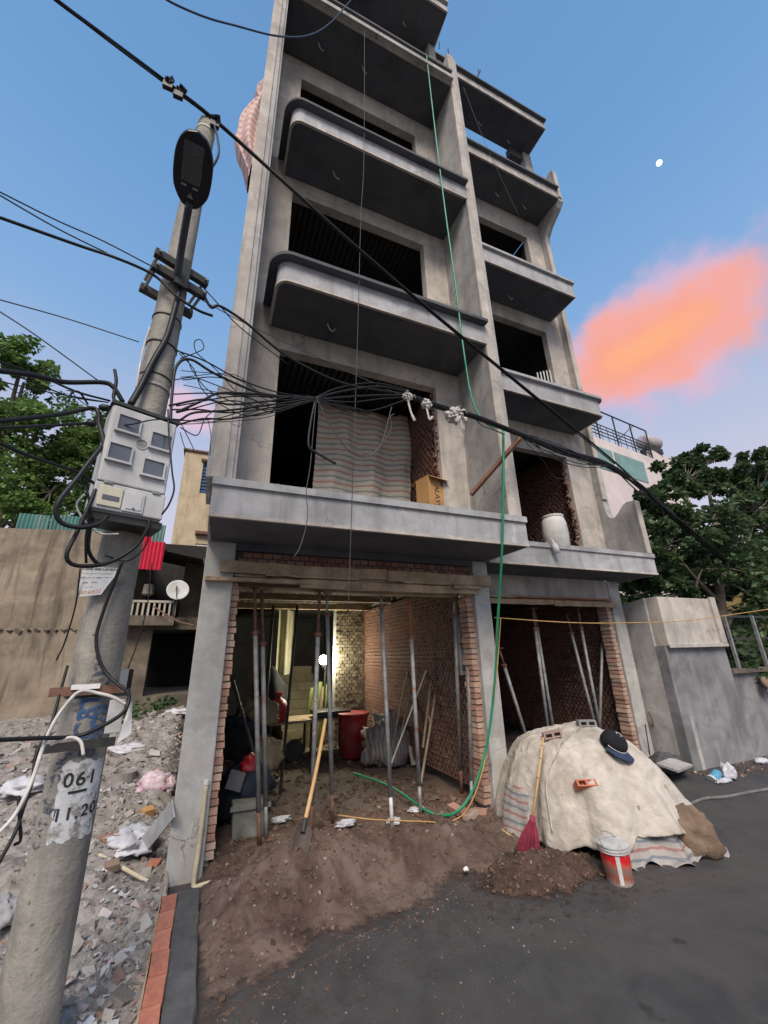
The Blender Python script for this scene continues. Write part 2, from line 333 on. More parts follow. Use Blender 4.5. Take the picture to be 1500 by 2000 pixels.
# ================================================================ mesh helpers
class MB:
    def __init__(s): s.v = []; s.f = []
    def add(s, vs, fs):
        n = len(s.v); s.v += [tuple(v) for v in vs]; s.f += [tuple(i + n for i in f) for f in fs]; return s
    def box(s, x0, x1, y0, y1, z0, z1, M4=None):
        vs = [Vector((x, y, z)) for z in (z0, z1) for y in (y0, y1) for x in (x0, x1)]
        if M4: vs = [M4 @ v for v in vs]
        return s.add(vs, [(0, 2, 3, 1), (4, 5, 7, 6), (0, 1, 5, 4), (2, 6, 7, 3), (0, 4, 6, 2), (1, 3, 7, 5)])
    def prism(s, poly, z0, z1, f=lambda a, b, c: (a, b, c)):
        """poly in two axes, extruded along the third (f maps (a, b, t) to xyz)"""
        n = len(poly)
        vs = [f(a, b, z0) for a, b in poly] + [f(a, b, z1) for a, b in poly]
        fs = [tuple(range(n))[::-1], tuple(range(n, 2 * n))] + [(i, (i + 1) % n, n + (i + 1) % n, n + i) for i in range(n)]
        return s.add(vs, fs)
    def tube(s, pts, r, seg=6, caps=True):
        pts = [Vector(p) for p in pts]; n = len(pts)
        rr = r if isinstance(r, (list, tuple)) else [r] * n
        vs = []; up = None
        for i, p in enumerate(pts):
            t = (pts[min(i + 1, n - 1)] - pts[max(i - 1, 0)])
            t = t.normalized() if t.length > 1e-9 else Vector((0, 0, 1))
            if up is None:
                up = t.cross(Vector((0, 0, 1)) if abs(t.z) < .9 else Vector((1, 0, 0))).normalized()
            else:
                up = (up - t * up.dot(t)); up = up.normalized() if up.length > 1e-6 else t.orthogonal().normalized()
            w = t.cross(up)
            for k in range(seg):
                a = 2 * math.pi * k / seg
                vs.append(p + (up * math.cos(a) + w * math.sin(a)) * rr[i])
        fs = [(i * seg + k, i * seg + (k + 1) % seg, (i + 1) * seg + (k + 1) % seg, (i + 1) * seg + k) for i in range(n - 1) for k in range(seg)]
        if caps: fs += [tuple(range(seg))[::-1], tuple(range((n - 1) * seg, n * seg))]
        return s.add(vs, fs)
    def lathe(s, prof, c, seg=20, axis=None):
        """prof: (radius, height) pairs"""
        Mx = Matrix.Translation(Vector(c)) @ (axis.to_4x4() if axis else Matrix.Identity(4))
        vs = [Mx @ Vector((r * math.cos(2 * math.pi * k / seg), r * math.sin(2 * math.pi * k / seg), h)) for r, h in prof for k in range(seg)]
        n = len(prof)
        fs = [(i * seg + k, i * seg + (k + 1) % seg, (i + 1) * seg + (k + 1) % seg, (i + 1) * seg + k) for i in range(n - 1) for k in range(seg)]
        fs += [tuple(range(seg))[::-1], tuple(range((n - 1) * seg, n * seg))]
        return s.add(vs, fs)
    def sheet(s, fn, nu, nv, thick=0.0):
        vs = [Vector(fn(i / nu, j / nv)) for j in range(nv + 1) for i in range(nu + 1)]
        fs = [(j * (nu + 1) + i, j * (nu + 1) + i + 1, (j + 1) * (nu + 1) + i + 1, (j + 1) * (nu + 1) + i) for j in range(nv) for i in range(nu)]
        return s.add(vs, fs)
    def chunk(s, c, r, rng, flat=.7):
        pts = [Vector((sx, sy, sz * flat)) * r * rng.uniform(.55, 1.15) for sx in (-1, 1) for sy in (-1, 1) for sz in (-1, 1)]
        q = Matrix.Rotation(rng.uniform(0, 6.3), 3, 'Z') @ Matrix.Rotation(rng.uniform(-.6, .6), 3, 'X') @ Matrix.Rotation(rng.uniform(-.6, .6), 3, 'Y')
        pts = [Vector(c) + q @ p for p in pts]
        return s.add(pts, [(0, 1, 3, 2), (4, 6, 7, 5), (0, 4, 5, 1), (2, 3, 7, 6), (0, 2, 6, 4), (1, 5, 7, 3)])
    def mesh(s, name, mat=None, smooth=False):
        me = bpy.data.meshes.new(name); me.from_pydata(s.v, [], s.f); me.validate(); me.update()
        if mat: me.materials.append(mat)
        if smooth: me.polygons.foreach_set('use_smooth', [True] * len(me.polygons))
        return me
    def build(s, name, mat, parent=None, smooth=False, bevel=0, solid=0, label=None):
        o = bpy.data.objects.new(name, s.mesh(name, mat, smooth)); COL.objects.link(o)
        if solid:
            m = o.modifiers.new('thickness', 'SOLIDIFY'); m.thickness = solid; m.offset = 0
        if bevel:
            m = o.modifiers.new('bevel', 'BEVEL'); m.width = bevel; m.segments = 2; m.limit_method = 'ANGLE'
        if parent: attach(o, parent)
        if label: o['label'] = label
        return o
def attach(o, parent):
    o.parent = parent
    o.matrix_parent_inverse = Matrix.Translation(-parent.location)
def tag(o, label, cat, group=None):
    o['label'] = label; o['category'] = cat
    if group: o['group'] = group
    return o
def structure(o): o['kind'] = 'structure'; return o
def stuff(o): o['kind'] = 'stuff'; return o
def thing(name, label, cat, loc=(0, 0, 0), group=None):
    e = bpy.data.objects.new(name, None); COL.objects.link(e); e.location = loc; e.empty_display_size = .2
    return tag(e, label, cat, group)
def place(name, me, loc, parent=None, rot=None, scale=None):
    """object sharing mesh data at a world position"""
    o = bpy.data.objects.new(name, me); COL.objects.link(o); o.location = loc
    if rot: o.rotation_euler = rot
    if scale: o.scale = scale
    if parent: attach(o, parent)
    return o
def catmull(pts, k=8):
    P = [Vector(p) for p in pts]
    if len(P) < 3: return [P[0].lerp(P[-1], i / k) for i in range(k + 1)]
    P = [P[0] * 2 - P[1]] + P + [P[-1] * 2 - P[-2]]; out = []
    for i in range(1, len(P) - 2):
        a, b, c, d = P[i - 1:i + 3]
        for j in range(k):
            t = j / k
            out.append(.5 * ((2 * b) + (c - a) * t + (2 * a - 5 * b + 4 * c - d) * t * t + (3 * b - a - 3 * c + d) * t ** 3))
    out.append(P[-2]); return out
def wire(name, pts, r, mat, label=None, cat='cable', group=None, parent=None, seg=6, k=8):
    o = MB().tube(catmull(pts, k), r, seg).build(name, mat, parent, smooth=True)
    if label: tag(o, label, cat, group)
    return o
def fbm(x, y, z=0.0, o=4):
    return noise.fractal(Vector((x, y, z)), 1.0, 2.0, o)
def text_mesh(name, body, size, mat, spacing=1.0, bold=0.0):
    cu = bpy.data.curves.new(name, 'FONT'); cu.body = body; cu.size = size; cu.align_x = 'CENTER'; cu.align_y = 'CENTER'
    cu.space_character = spacing; cu.offset = bold; cu.extrude = 0
    t = bpy.data.objects.new(name, cu); COL.objects.link(t)
    dg = bpy.context.evaluated_depsgraph_get()
    me = bpy.data.meshes.new_from_object(t.evaluated_get(dg)); bpy.data.objects.remove(t)
    me.materials.clear(); me.materials.append(mat); me.name = name
    return me
def wall_cells(xs, zs, solid, y0, y1, f=lambda x, y, z: (x, y, z)):
    """a wall made of grid cells with true openings, no hidden faces"""
    mb = MB(); nx, nz = len(xs) - 1, len(zs) - 1
    S = lambda i, j: 0 <= i < nx and 0 <= j < nz and solid(i, j)
    for i in range(nx):
        for j in range(nz):
            if not S(i, j): continue
            a, b, c, d = xs[i], xs[i + 1], zs[j], zs[j + 1]
            q = lambda *p: mb.add([f(*t) for t in p], [(0, 1, 2, 3)])
            q((a, y0, c), (b, y0, c), (b, y0, d), (a, y0, d)); q((a, y1, c), (a, y1, d), (b, y1, d), (b, y1, c))
            if not S(i - 1, j): q((a, y0, c), (a, y0, d), (a, y1, d), (a, y1, c))
            if not S(i + 1, j): q((b, y0, c), (b, y1, c), (b, y1, d), (b, y0, d))
            if not S(i, j - 1): q((a, y0, c), (a, y1, c), (b, y1, c), (b, y0, c))
            if not S(i, j + 1): q((a, y0, d), (b, y0, d), (b, y1, d), (a, y1, d))
    return mb
def open_wall(x0, x1, z0, z1, y0, y1, ops, f=lambda x, y, z: (x, y, z)):
    xs = sorted({x0, x1} | {v for o in ops for v in o[:2]}); zs = sorted({z0, z1} | {v for o in ops for v in o[2:]})
    def solid(i, j):
        cx, cz = (xs[i] + xs[i + 1]) / 2, (zs[j] + zs[j + 1]) / 2
        return not any(o[0] < cx < o[1] and o[2] < cz < o[3] for o in ops)
    return wall_cells(xs, zs, solid, y0, y1, f)

# bricks ----------------------------------------------------------------
def hollow_brick(l, w, h, one=False):
    """brick centred on the origin with two open holes in one face (-Y before turning)"""
    mb = MB(); x0, x1, z0, z1, y = -l / 2, l / 2, -h / 2, h / 2, -w / 2
    gx = [x0, x0 + l * .10, x0 + l * .44, x0 + l * .56, x1 - l * .10, x1]; gz = [z0, z0 + h * .17, z1 - h * .17, z1]
    if one: gx = [x0, x0 + l * .2, x1 - l * .2, x1]
    for i in range(len(gx) - 1):
        for j in range(3):
            a, b, c, d = gx[i], gx[i + 1], gz[j], gz[j + 1]
            if j == 1 and i % 2:
                e = y + w * .8
                mb.add([(a, y, c), (b, y, c), (b, y, d), (a, y, d), (a, e, c), (b, e, c), (b, e, d), (a, e, d)],
                       [(4, 5, 6, 7), (0, 4, 7, 3), (1, 2, 6, 5), (0, 1, 5, 4), (3, 7, 6, 2)])
            else:
                mb.add([(a, y, c), (b, y, c), (b, y, d), (a, y, d)], [(0, 1, 2, 3)])
    Y = w / 2
    mb.add([(x0, y, z0), (x1, y, z0), (x1, y, z1), (x0, y, z1), (x0, Y, z0), (x1, Y, z0), (x1, Y, z1), (x0, Y, z1)],
           [(4, 7, 6, 5), (0, 3, 7, 4), (1, 5, 6, 2), (0, 4, 5, 1), (3, 2, 6, 7)])
    return mb
def rough_brick(l, w, h, rng, j=.005):
    mb = MB().box(-l / 2, l / 2, -w / 2, w / 2, -h / 2, h / 2)
    mb.v = [tuple(c + rng.uniform(-j, j) for c in v) for v in mb.v]; return mb
rngb = random.Random(3)
HEADERS = [rough_brick(.105, .20, .058, rngb).mesh('brick', brick_m) for _ in range(4)]
HOLED_X = []
for _ in range(2):      # holes face -X (for walls seen from the left)
    m_ = hollow_brick(.098, .20, .058, True); m_.v = [(v[1], -v[0], v[2]) for v in m_.v]
    HOLED_X.append(m_.mesh('brick', brick_ino))
def brick_field(mb, x, y0, y1, z0, z1, rng, skip=lambda y, z: False, pitch=.105, course=.070):
    """joined far bricks with open holes in a wall plane x = const, holes facing -X"""
    proto = hollow_brick(.096, .10, .057, True); proto.v = [(v[1], -v[0], v[2]) for v in proto.v]
    n = int((z1 - z0) / course)
    for j in range(n):
        z = z0 + (j + .5) * course; y = y0 + (.05 if j % 2 else 0)
        while y < y1:
            if not skip(y, z) and rng.random() > .03:
                dx = rng.uniform(-.006, .006)
                mb.add([(v[0] + x + dx, v[1] + y, v[2] + z) for v in proto.v], proto.f)
            y += pitch
    return mb

# ================================================================ the setting: ground
def field(name, x0, x1, y0, y1, nx, ny, h, mat, z_out=None):
    mb = MB(); mb.sheet(lambda u, v: (x0 + (x1 - x0) * u, y0 + (y1 - y0) * v, h(x0 + (x1 - x0) * u, y0 + (y1 - y0) * v)), nx, ny)
    return mb.build(name, mat, smooth=True)
def sstep(a, b, t):
    t = max(0, min(1, (t - a) / (b - a))); return t * t * (3 - 2 * t)
structure(MB().add([(-900, -900, 0), (900, -900, 0), (900, 900, 0), (-900, 900, 0)], [(0, 1, 2, 3)]).build('street', asphalt))
def interp(tab, x):
    if x <= tab[0][0]: return tab[0][1]
    for (a, b), (c, d) in zip(tab, tab[1:]):
        if x <= c: return b + (d - b) * (x - a) / (c - a)
    return tab[-1][1]
FRONT = [(.1, 3.05), (.53, 3.2), (1.18, 3.42), (1.83, 3.5), (2.2, 3.68), (2.6, 3.6), (3.2, 3.75), (4.0, 4.2)]
def mound_h(x, y):
    f = interp(FRONT, x) + .10 * fbm(x * 3, y * 3, 1.0)
    m = sstep(f - .06, f + .60, y) * sstep(.10, .30, x + .05 * fbm(y * 6, 0, 3)) * (1 - sstep(3.5, 4.1, x))
    peak = .24 * math.exp(-((x - 1.0) ** 2 / .45 + (y - 4.28) ** 2 / .14)) + .17 * math.exp(-((x - 2.1) ** 2 / .5 + (y - 4.25) ** 2 / .10)) + .08 * math.exp(-((x - .55) ** 2 / .1 + (y - 3.8) ** 2 / .1))
    h = (.05 + peak) * m + .065 * m * fbm(x * 4, y * 4, 7) + .03 * m * fbm(x * 15, y * 15, 2) + .003
    if y > 4.7: h = h * (1 - sstep(4.7, 5.3, y)) + .06 * sstep(4.7, 5.3, y)
    return h
structure(field('soil_heap', .08, 4.2, 2.85, 5.5, 210, 150, mound_h, dirt))
def sand_h(x, y):
    r = math.hypot((x - 2.92) / .66, (y - 3.52) / .36) + .22 * fbm(x * 4, y * 4, 4)
    return .003 + .15 * (1 - sstep(.0, 1.05, r)) + .03 * fbm(x * 22, y * 22, 4) * (1 - sstep(.7, 1.1, r))
structure(field('sand_heap', 2.2, 3.7, 2.95, 4.1, 90, 70, sand_h, dirt_dk))
def floor_h(x, y): return .055 + .03 * fbm(x * 2.5, y * 2.5, 11) + .012 * fbm(x * 14, y * 14, 5)
structure(field('workshop_floor', .12, 3.62, 5.35, 13.5, 60, 110, floor_h, floor_m))
structure(field('side_bay_floor', 3.62, 7.0, 5.35, 13.5, 40, 60, floor_h, floor_m))
def lot_h(x, y):
    k = sstep(.0, .35, -x - .12)
    up = .02 + .55 * sstep(4.6, 12, y)
    lump = .16 * math.exp(-((x + 1.3) ** 2 / .7 + (y - 6.0) ** 2 / 1.2)) + .10 * math.exp(-((x + 2.6) ** 2 / 1.0 + (y - 8.4) ** 2 / 2))
    dip = -.10 * math.exp(-((x + .35) ** 2 / .03 + (y - 3.8) ** 2 / .8))
    return max(.006, (up + lump) * k + .03 + .12 * fbm(x * 2.0, y * 2.0, 9) * k + .04 * fbm(x * 7, y * 7, 3) + .015 * fbm(x * 24, y * 24, 3))
structure(field('rubble_lot', -9, -.10, 2.4, 13.2, 230, 280, lot_h, rubble_m))
rng = random.Random(11)
mb = MB()
for i in range(15000):
    y = 2.9 + 9.5 * rng.random() ** 1.7; x = -.16 - rng.random() ** 1.15 * (.5 + y * .42)
    r = min(.06, .006 * math.exp(rng.gauss(0, .75))) * (1 + .06 * y)
    mb.chunk((x, y, lot_h(x, y) - r * .05), r, rng, rng.choice((.15, .3, .5, .8)))
stuff(mb.build('broken_masonry', chunk_m))
mb = MB()
for i in range(260):          # scraps of paper, sheet and sacking trodden into the lot
    y = 3.2 + 7.5 * rng.random() ** 1.5; x = -.25 - rng.random() * (.4 + y * .36); s = rng.uniform(.02, .09); z = lot_h(x, y) + .012
    a = rng.uniform(0, 6.3); ca, sa = math.cos(a), math.sin(a); sk_ = rng.uniform(.25, .9); ph = rng.uniform(0, 6)
    mb.sheet(lambda u, v: (x + s * ((u - .5) * ca - (v - .5) * sk_ * sa), y + s * ((u - .5) * sa + (v - .5) * sk_ * ca), z + s * .22 * math.sin(u * 5 + ph) * math.cos(v * 4 + ph)), 3, 3)
stuff(mb.build('litter_scraps', M('litter_scrap', (.4, .4, .4), None, 9, .7, .3, 30, rnd=('island', .9, [(0, (.45, .43, .40)), (.3, (.52, .53, .56)), (.5, (.30, .25, .19)), (.7, (.42, .46, .52)), (.85, (.46, .33, .33)), (1, (.60, .60, .60))]))))
COL.objects['litter_scraps']['label'] = 'scraps of paper and plastic trodden into the rubble'
COL.objects['broken_masonry']['label'] = 'loose broken masonry and plaster scattered over the empty lot'
mb = MB()
for i in range(3000):
    x = rng.uniform(.2, 3.4); y = rng.uniform(3.0, 5.2)
    h = mound_h(x, y)
    if h < .012: continue
    r = rng.choice((.003, .004, .005, .007, .009, .014)) * rng.uniform(.7, 1.2)
    mb.chunk((x, y, h + r * .2), r, rng, .7)
for i in range(900):
    x = rng.uniform(2.3, 3.6); y = rng.uniform(3.1, 4.0); h = sand_h(x, y)
    if h < .012: continue
    r = rng.choice((.004, .006, .009, .013)) * rng.uniform(.7, 1.2); mb.chunk((x, y, h + r * .2), r, rng, .7)
for i in range(1500):
    x = rng.uniform(.4, 3.2); y = 5.2 + 5 * rng.random() ** 1.6
    r = rng.choice((.008, .012, .018, .028)) * rng.uniform(.7, 1.3)
    mb.chunk((x, y, floor_h(x, y) + r * .2), r, rng, .6)
for i in range(420):
    x = rng.uniform(7.0, 10.5); y = rng.uniform(4.35, 4.82)
    r = rng.choice((.008, .012, .02)) * rng.uniform(.7, 1.2); mb.chunk((x, y, r * .2), r, rng, .6)
for i in range(1300):
    x = rng.uniform(.2, 3.6); y = interp(FRONT, x) - rng.random() ** 3 * 1.0
    r = rng.choice((.002, .003, .004, .006)) * rng.uniform(.7, 1.2); mb.chunk((x, y, r * .3), r, rng, .7)
stuff(mb.build('soil_clods', soil_chunk))
COL.objects['soil_clods']['label'] = 'loose soil clods and pebbles on the brown heap'

# ================================================================ the left townhouse
XL, XR = -.16, 3.58           # outer left edge, party-wall edge
FL = [3.08, 6.18, 9.37, 12.82, 15.86]
YF, YW = 3.80, 4.60
house = thing('unfinished_townhouse', 'tall bare-cement townhouse on the left, its rounded balconies stacked above the propped shopfront', 'building', (1.7, 4.7, 0))
def hook(parent, x, y, z, s=1.0, turn=0.0):
    pts = []
    for i in range(9):
        a = math.pi * (i / 8)
        u = .045 * math.cos(a) * s; w = -.05 * math.sin(a) * s - .02
        pts.append((x + u * math.cos(turn), y + u * math.sin(turn), z + w))
    pts = [(pts[0][0], pts[0][1], z + .01)] + pts + [(pts[-1][0], pts[-1][1], z - .02)]
    return MB().tube(pts, .008, 5).build('conduit_hook', white_cab, parent, smooth=True)
def cap_strip(path, out, inn, z0, z1):
    """a band following an open plan path, overhanging it by out"""
    P = [Vector((a, b, 0)) for a, b in path]; n = len(P); o_, i_ = [], []
    for k in range(n):
        t = (P[min(k + 1, n - 1)] - P[max(k - 1, 0)]).normalized(); nn = Vector((t.y, -t.x, 0))
        o_.append(P[k] + nn * out); i_.append(P[k] - nn * inn)
    mb = MB(); vs = [(v.x, v.y, z) for z in (z0, z1) for v in o_ + i_]; N = 2 * n; fs = []
    for k in range(n - 1):
        fs += [(k, k + 1, N + k + 1, N + k), (n + k + 1, n + k, N + n + k, N + n + k + 1), (N + k, N + k + 1, N + n + k + 1, N + n + k), (k + 1, k, n + k, n + k + 1)]
    fs += [(0, N, N + n, n), (n - 1, 2 * n - 1, N + 2 * n - 1, N + n - 1)]
    return mb.add(vs, fs)
def balcony(parent, x0, x1, yf, yb, z, rl, rr, hp, cap_out, name='balcony', soff=concrete_shaded, facem=concrete_face, cap_t=.055, capm=None):
    """slab, upstand face and overhanging cap; rl / rr are corner radii (0 = square, None = butts a fin)"""
    path = []
    if rl is None: path += [(x0, yf)]
    else:
        path += [(x0, yb)]
        n = 8 if rl else 0
        path += [(x0 + rl - rl * math.cos(a), yf + rl - rl * math.sin(a)) for a in [math.pi / 2 * i / n for i in range(n + 1)]] if n else [(x0, yf)]
    if rr is None: path += [(x1, yf)]
    else:
        n = 8 if rr else 0
        path += [(x1 - rr + rr * math.sin(a), yf + rr - rr * math.cos(a)) for a in [math.pi / 2 * i / n for i in range(n + 1)]] if n else [(x1, yf)]
        path += [(x1, yb)]
    poly = list(path)
    if rl is None: poly = [(x0, yb)] + poly
    if rr is None: poly = poly + [(x1, yb)]
    if poly[0][1] < yb: pass
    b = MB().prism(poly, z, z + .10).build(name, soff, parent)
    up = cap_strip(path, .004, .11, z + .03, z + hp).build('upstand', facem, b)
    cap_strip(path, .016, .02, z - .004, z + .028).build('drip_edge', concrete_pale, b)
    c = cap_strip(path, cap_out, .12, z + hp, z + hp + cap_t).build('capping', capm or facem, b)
    return b
# columns and party walls of the ground floor
MB().box(-.14, .165, 4.71, 5.0, -.05, 3.08).build('column', concrete_col, house, bevel=.012)
MB().box(3.345, 3.60, 4.71, 5.0, -.05, 3.08).build('column', concrete_col, house, bevel=.012)
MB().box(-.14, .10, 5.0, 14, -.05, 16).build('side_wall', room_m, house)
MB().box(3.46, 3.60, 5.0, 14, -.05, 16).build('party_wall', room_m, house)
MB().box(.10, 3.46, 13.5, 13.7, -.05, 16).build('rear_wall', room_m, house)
# brick jambs: toothed headers left and right of the shop opening
rj = random.Random(5)
nb = 37
jl = MB().box(.165, .205, 4.83, 5.02, .05, 2.66).build('jamb', mortar, house)
for j in range(nb):
    z = .14 + j * .0685
    o = place('brick', HEADERS[j % 4], (.195 + rj.uniform(-.012, .006), 4.885 + rj.uniform(-.01, .012), z), jl, rot=(0, 0, rj.uniform(-.05, .05)))
jr = MB().box(3.295, 3.345, 4.83, 5.02, .05, 2.66).build('jamb', mortar, house)
for j in range(nb):
    z = .14 + j * .0685
    o = place('brick', HEADERS[(j + 1) % 4], (3.30 + rj.uniform(-.006, .010), 4.885 + rj.uniform(-.01, .012), z), jr, rot=(0, 0, rj.uniform(-.05, .05)))
# inner brick wall on the right of the shop, holes open to the room
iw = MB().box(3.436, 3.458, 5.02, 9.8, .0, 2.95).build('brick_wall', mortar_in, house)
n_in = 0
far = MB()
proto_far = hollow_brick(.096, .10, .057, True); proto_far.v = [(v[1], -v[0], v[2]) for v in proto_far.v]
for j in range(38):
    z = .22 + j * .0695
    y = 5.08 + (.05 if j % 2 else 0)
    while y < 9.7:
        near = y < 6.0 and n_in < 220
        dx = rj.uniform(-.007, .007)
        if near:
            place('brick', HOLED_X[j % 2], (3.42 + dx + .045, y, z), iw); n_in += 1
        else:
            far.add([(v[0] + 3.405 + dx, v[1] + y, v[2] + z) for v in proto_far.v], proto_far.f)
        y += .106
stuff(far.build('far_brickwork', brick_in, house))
# lintel: brick infill above, darkened in colour for the shade there, two rows of rough shuttering planks
MB().box(.165, 3.345, 4.80, 5.0, 2.84, 3.08).build('lintel_beam', concrete_shaded, house)
mb = MB()
for j in range(3):
    x = .2 + (.055 if j % 2 else 0)
    while x < 3.25:
        mb.box(x, x + .098, 4.775, 4.81, 2.865 + j * .07, 2.922 + j * .07); x += .11
stuff(mb.build('infill_bricks', brick_in, house))
def plank(x0, x1, z0, z1, y0, y1, parent, sag=0.0, seed=0, mat=None):
    r = random.Random(seed); n = 10; vs = []
    for i in range(n + 1):
        t = i / n; x = x0 + (x1 - x0) * t; s = -sag * math.sin(math.pi * t) + r.uniform(-.004, .004)
        vs += [(x, y0 + r.uniform(-.003, .003), z0 + s + r.uniform(-.004, .004)), (x, y1, z0 + s), (x, y1, z1 + s), (x, y0, z1 + s + r.uniform(-.005, .005))]
    fs = [(i * 4 + k, i * 4 + (k + 1) % 4, i * 4 + 4 + (k + 1) % 4, i * 4 + 4 + k) for i in range(n) for k in range(4)] + [(3, 2, 1, 0), (n * 4, n * 4 + 1, n * 4 + 2, n * 4 + 3)]
    return MB().add(vs, fs).build('plank', mat or wood, parent)
shut = MB().box(.18, 3.34, 4.70, 4.74, 2.70, 2.725).build('lintel_shuttering', wood, house)
plank(.02, 2.0, 2.735, 2.865, 4.655, 4.695, shut, .01, 1)
plank(2.005, 3.60, 2.715, 2.855, 4.65, 4.69, shut, .0, 2)
plank(-.12, 1.02, 2.635, 2.675, 4.63, 4.70, shut, .0, 3)
plank(.9, 3.37, 2.60, 2.70, 4.66, 4.70, shut, .012, 4)
plank(.5, 1.6, 2.705, 2.725, 4.62, 4.70, shut, .0, 5); plank(2.2, 2.9, 2.70, 2.722, 4.61, 4.70, shut, .0, 6)
plank(2.95, 3.4, 2.66, 2.70, 4.60, 4.66, shut, .0, 7); plank(.18, 3.2, 2.60, 2.63, 4.95, 5.12, shut, .0, 8)
# upper storeys
def storey_wall(z0, z1, ops): return open_wall(.06, 3.345, z0, z1, YW, YW + .14, ops).build('facade_wall', concrete_pale, house)
storey_wall(3.39, 6.17, [(.46, 2.90, 3.39, 5.84)])
storey_wall(6.17, 9.36, [(.46, 2.88, 7.0, 9.02)])
storey_wall(9.36, 12.81, [(.46, 2.88, 10.6, 12.26)])
storey_wall(12.81, 15.85, [(.46, 2.6, 12.9, 15.2)])
for z in FL[:4]:
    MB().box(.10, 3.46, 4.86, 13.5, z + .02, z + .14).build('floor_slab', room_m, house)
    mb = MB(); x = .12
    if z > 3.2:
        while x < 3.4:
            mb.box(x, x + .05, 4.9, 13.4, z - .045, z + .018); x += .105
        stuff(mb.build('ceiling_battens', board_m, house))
mb = MB(); x = .12
while x < 3.4:
    mb.box(x, x + .12, 5.1, 13.4, 2.99, 3.07); x += .145
stuff(mb.build('ceiling_boards', board_m, house))
# brick inner face beside the first-floor opening, with a ragged edge
mb = MB(); rr_ = random.Random(8)
brick_field(mb, 2.99, 4.88, 7.4, 3.45, 5.9, rr_)
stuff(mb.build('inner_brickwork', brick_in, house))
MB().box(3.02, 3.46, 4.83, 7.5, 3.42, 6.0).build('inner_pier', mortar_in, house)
mb = MB()
for j in range(34): mb.chunk((2.905 + rr_.uniform(-.01, .015), 4.70 + rr_.uniform(-.05, .05), 3.5 + j * .069), .035, rr_, .9)
stuff(mb.build('ragged_brick_edge', brick_in, house))
# first-floor slab with square lip
b1 = balcony(house, XL + .03, XR, YF, YW + .10, FL[0], 0, 0, .31, .035, cap_t=.075)
MB().box(.165, 3.345, 4.70, 4.80, 3.0, 3.08).build('edge_beam', concrete_shaded, b1)
mb = MB()
for i in range(140):
    x = rr_.uniform(.35, 3.3); mb.chunk((x, 3.84 + rr_.uniform(-.02, .05), FL[0] + .39), rr_.choice((.008, .012, .02)), rr_, .8)
stuff(mb.build('mortar_crumbs', mortar, b1))
b2 = balcony(house, .29, 3.345, YF, YW, FL[1], .15, None, .33, .11, cap_t=.05, capm=concrete_shaded)  # cap coloured dark for the shade under its overhang
b3 = balcony(house, .29, 3.345, YF, YW, FL[2], .15, None, .33, .11, cap_t=.05, capm=concrete_shaded)
b4 = balcony(house, .06, 3.345, YF, YW, FL[3], None, None, .30, .09, facem=concrete, capm=concrete_shaded)
MB().box(.06, 3.345, 3.70, 3.795, FL[3] + .02, FL[3] + .13).build('cornice', concrete, b4)
b5 = balcony(house, .06, 3.52, YF, YW, FL[4], 0, 0, .30, .07, facem=concrete)
for b, px in ((b5, ((2.665, 4.323, 15.86))), (b4, ((0.733, 4.253, 12.82))), (b4, ((1.613, 4.242, 12.82))), (b3, ((1.103, 4.27, 9.37))), (b2, ((1.088, 4.279, 6.18)))):
    hook(b, px[0], px[1], px[2] + .0, 1.5, .5)
# fins
def fin(x0, x1, z0, z1, parent, slope=.0, step=True):
    poly = [(YF + .04, z0), (YW, z0), (YW, z1 - slope), (YF + .04, z1)]
    f_ = MB().prism(poly, x0, x1, lambda a, b, c: (c, a, b)).build('fin', concrete, parent)
    w = x1 - x0
    MB().box(x0 - .004, x0 + w * .58, YF - .005, YF + .04, z0, z1 - .01).build('fin_pilaster', concrete_pale, f_, bevel=.008)
    MB().box(x0 + w * .58, x1 - w * .14, YF + .015, YF + .04, z0, z1 - .03).build('fin_pilaster', concrete, f_)
    return f_
fin(XL, .06, FL[0] + .387, 17.0, house)
fin(3.345, XR, FL[0] + .387, 14.02, house, .35)
MB().box(XL - .045, XL - .004, YF, YW, FL[0] + .387, 4.47).build('fin_pad', concrete, house)
MB().box(3.34, 3.52, 4.40, 4.595, FL[3] + .36, FL[4]).build('roof_post', concrete_pale, house)
for p in ([(3.198, 3.85, 14.153), (5.141, 4.7, 16.796)]):
    p = Vector(p); MB().tube([p, p + Vector((.02, 0, .28))], .012, 5).build('rebar_stub', steel_dk, house)
MB().tube([(3.422, 3.84, 14.145), (3.428, 3.84, 14.351)], .012, 5).build('rebar_stub', steel_dk, house)

# ================================================================ the right townhouse
RX0, RX1 = 3.605, 7.20
RYF, RYW = 4.64, 5.40
rhouse = thing('unfinished_townhouse', 'narrower bare-cement townhouse set back on the right, with open roof terrace and scrolled side wall', 'building', (5.4, 5.4, 0))
MB().box(6.88, 7.16, 5.40, 5.7, -.05, 3.06).build('column', concrete_col, rhouse, bevel=.012)
MB().box(7.02, 7.16, 5.7, 14, -.05, 12.8).build('side_wall', room_m, rhouse)
MB().box(3.605, 7.02, 13.5, 13.7, -.05, 12.8).build('rear_wall', room_m, rhouse)
jr = MB().box(6.80, 6.88, 5.48, 5.68, .05, 2.62).build('jamb', mortar, rhouse)
for j in range(36):
    place('brick', HEADERS[(j + 2) % 4], (6.81 + rj.uniform(-.012, .008), 5.53 + rj.uniform(-.008, .008), .14 + j * .0685), jr, rot=(0, 0, rj.uniform(-.05, .05)))
iw2 = MB().box(6.996, 7.018, 5.72, 10.5, .0, 2.95).build('brick_wall', mortar_in, rhouse)
far = MB(); n2 = 0
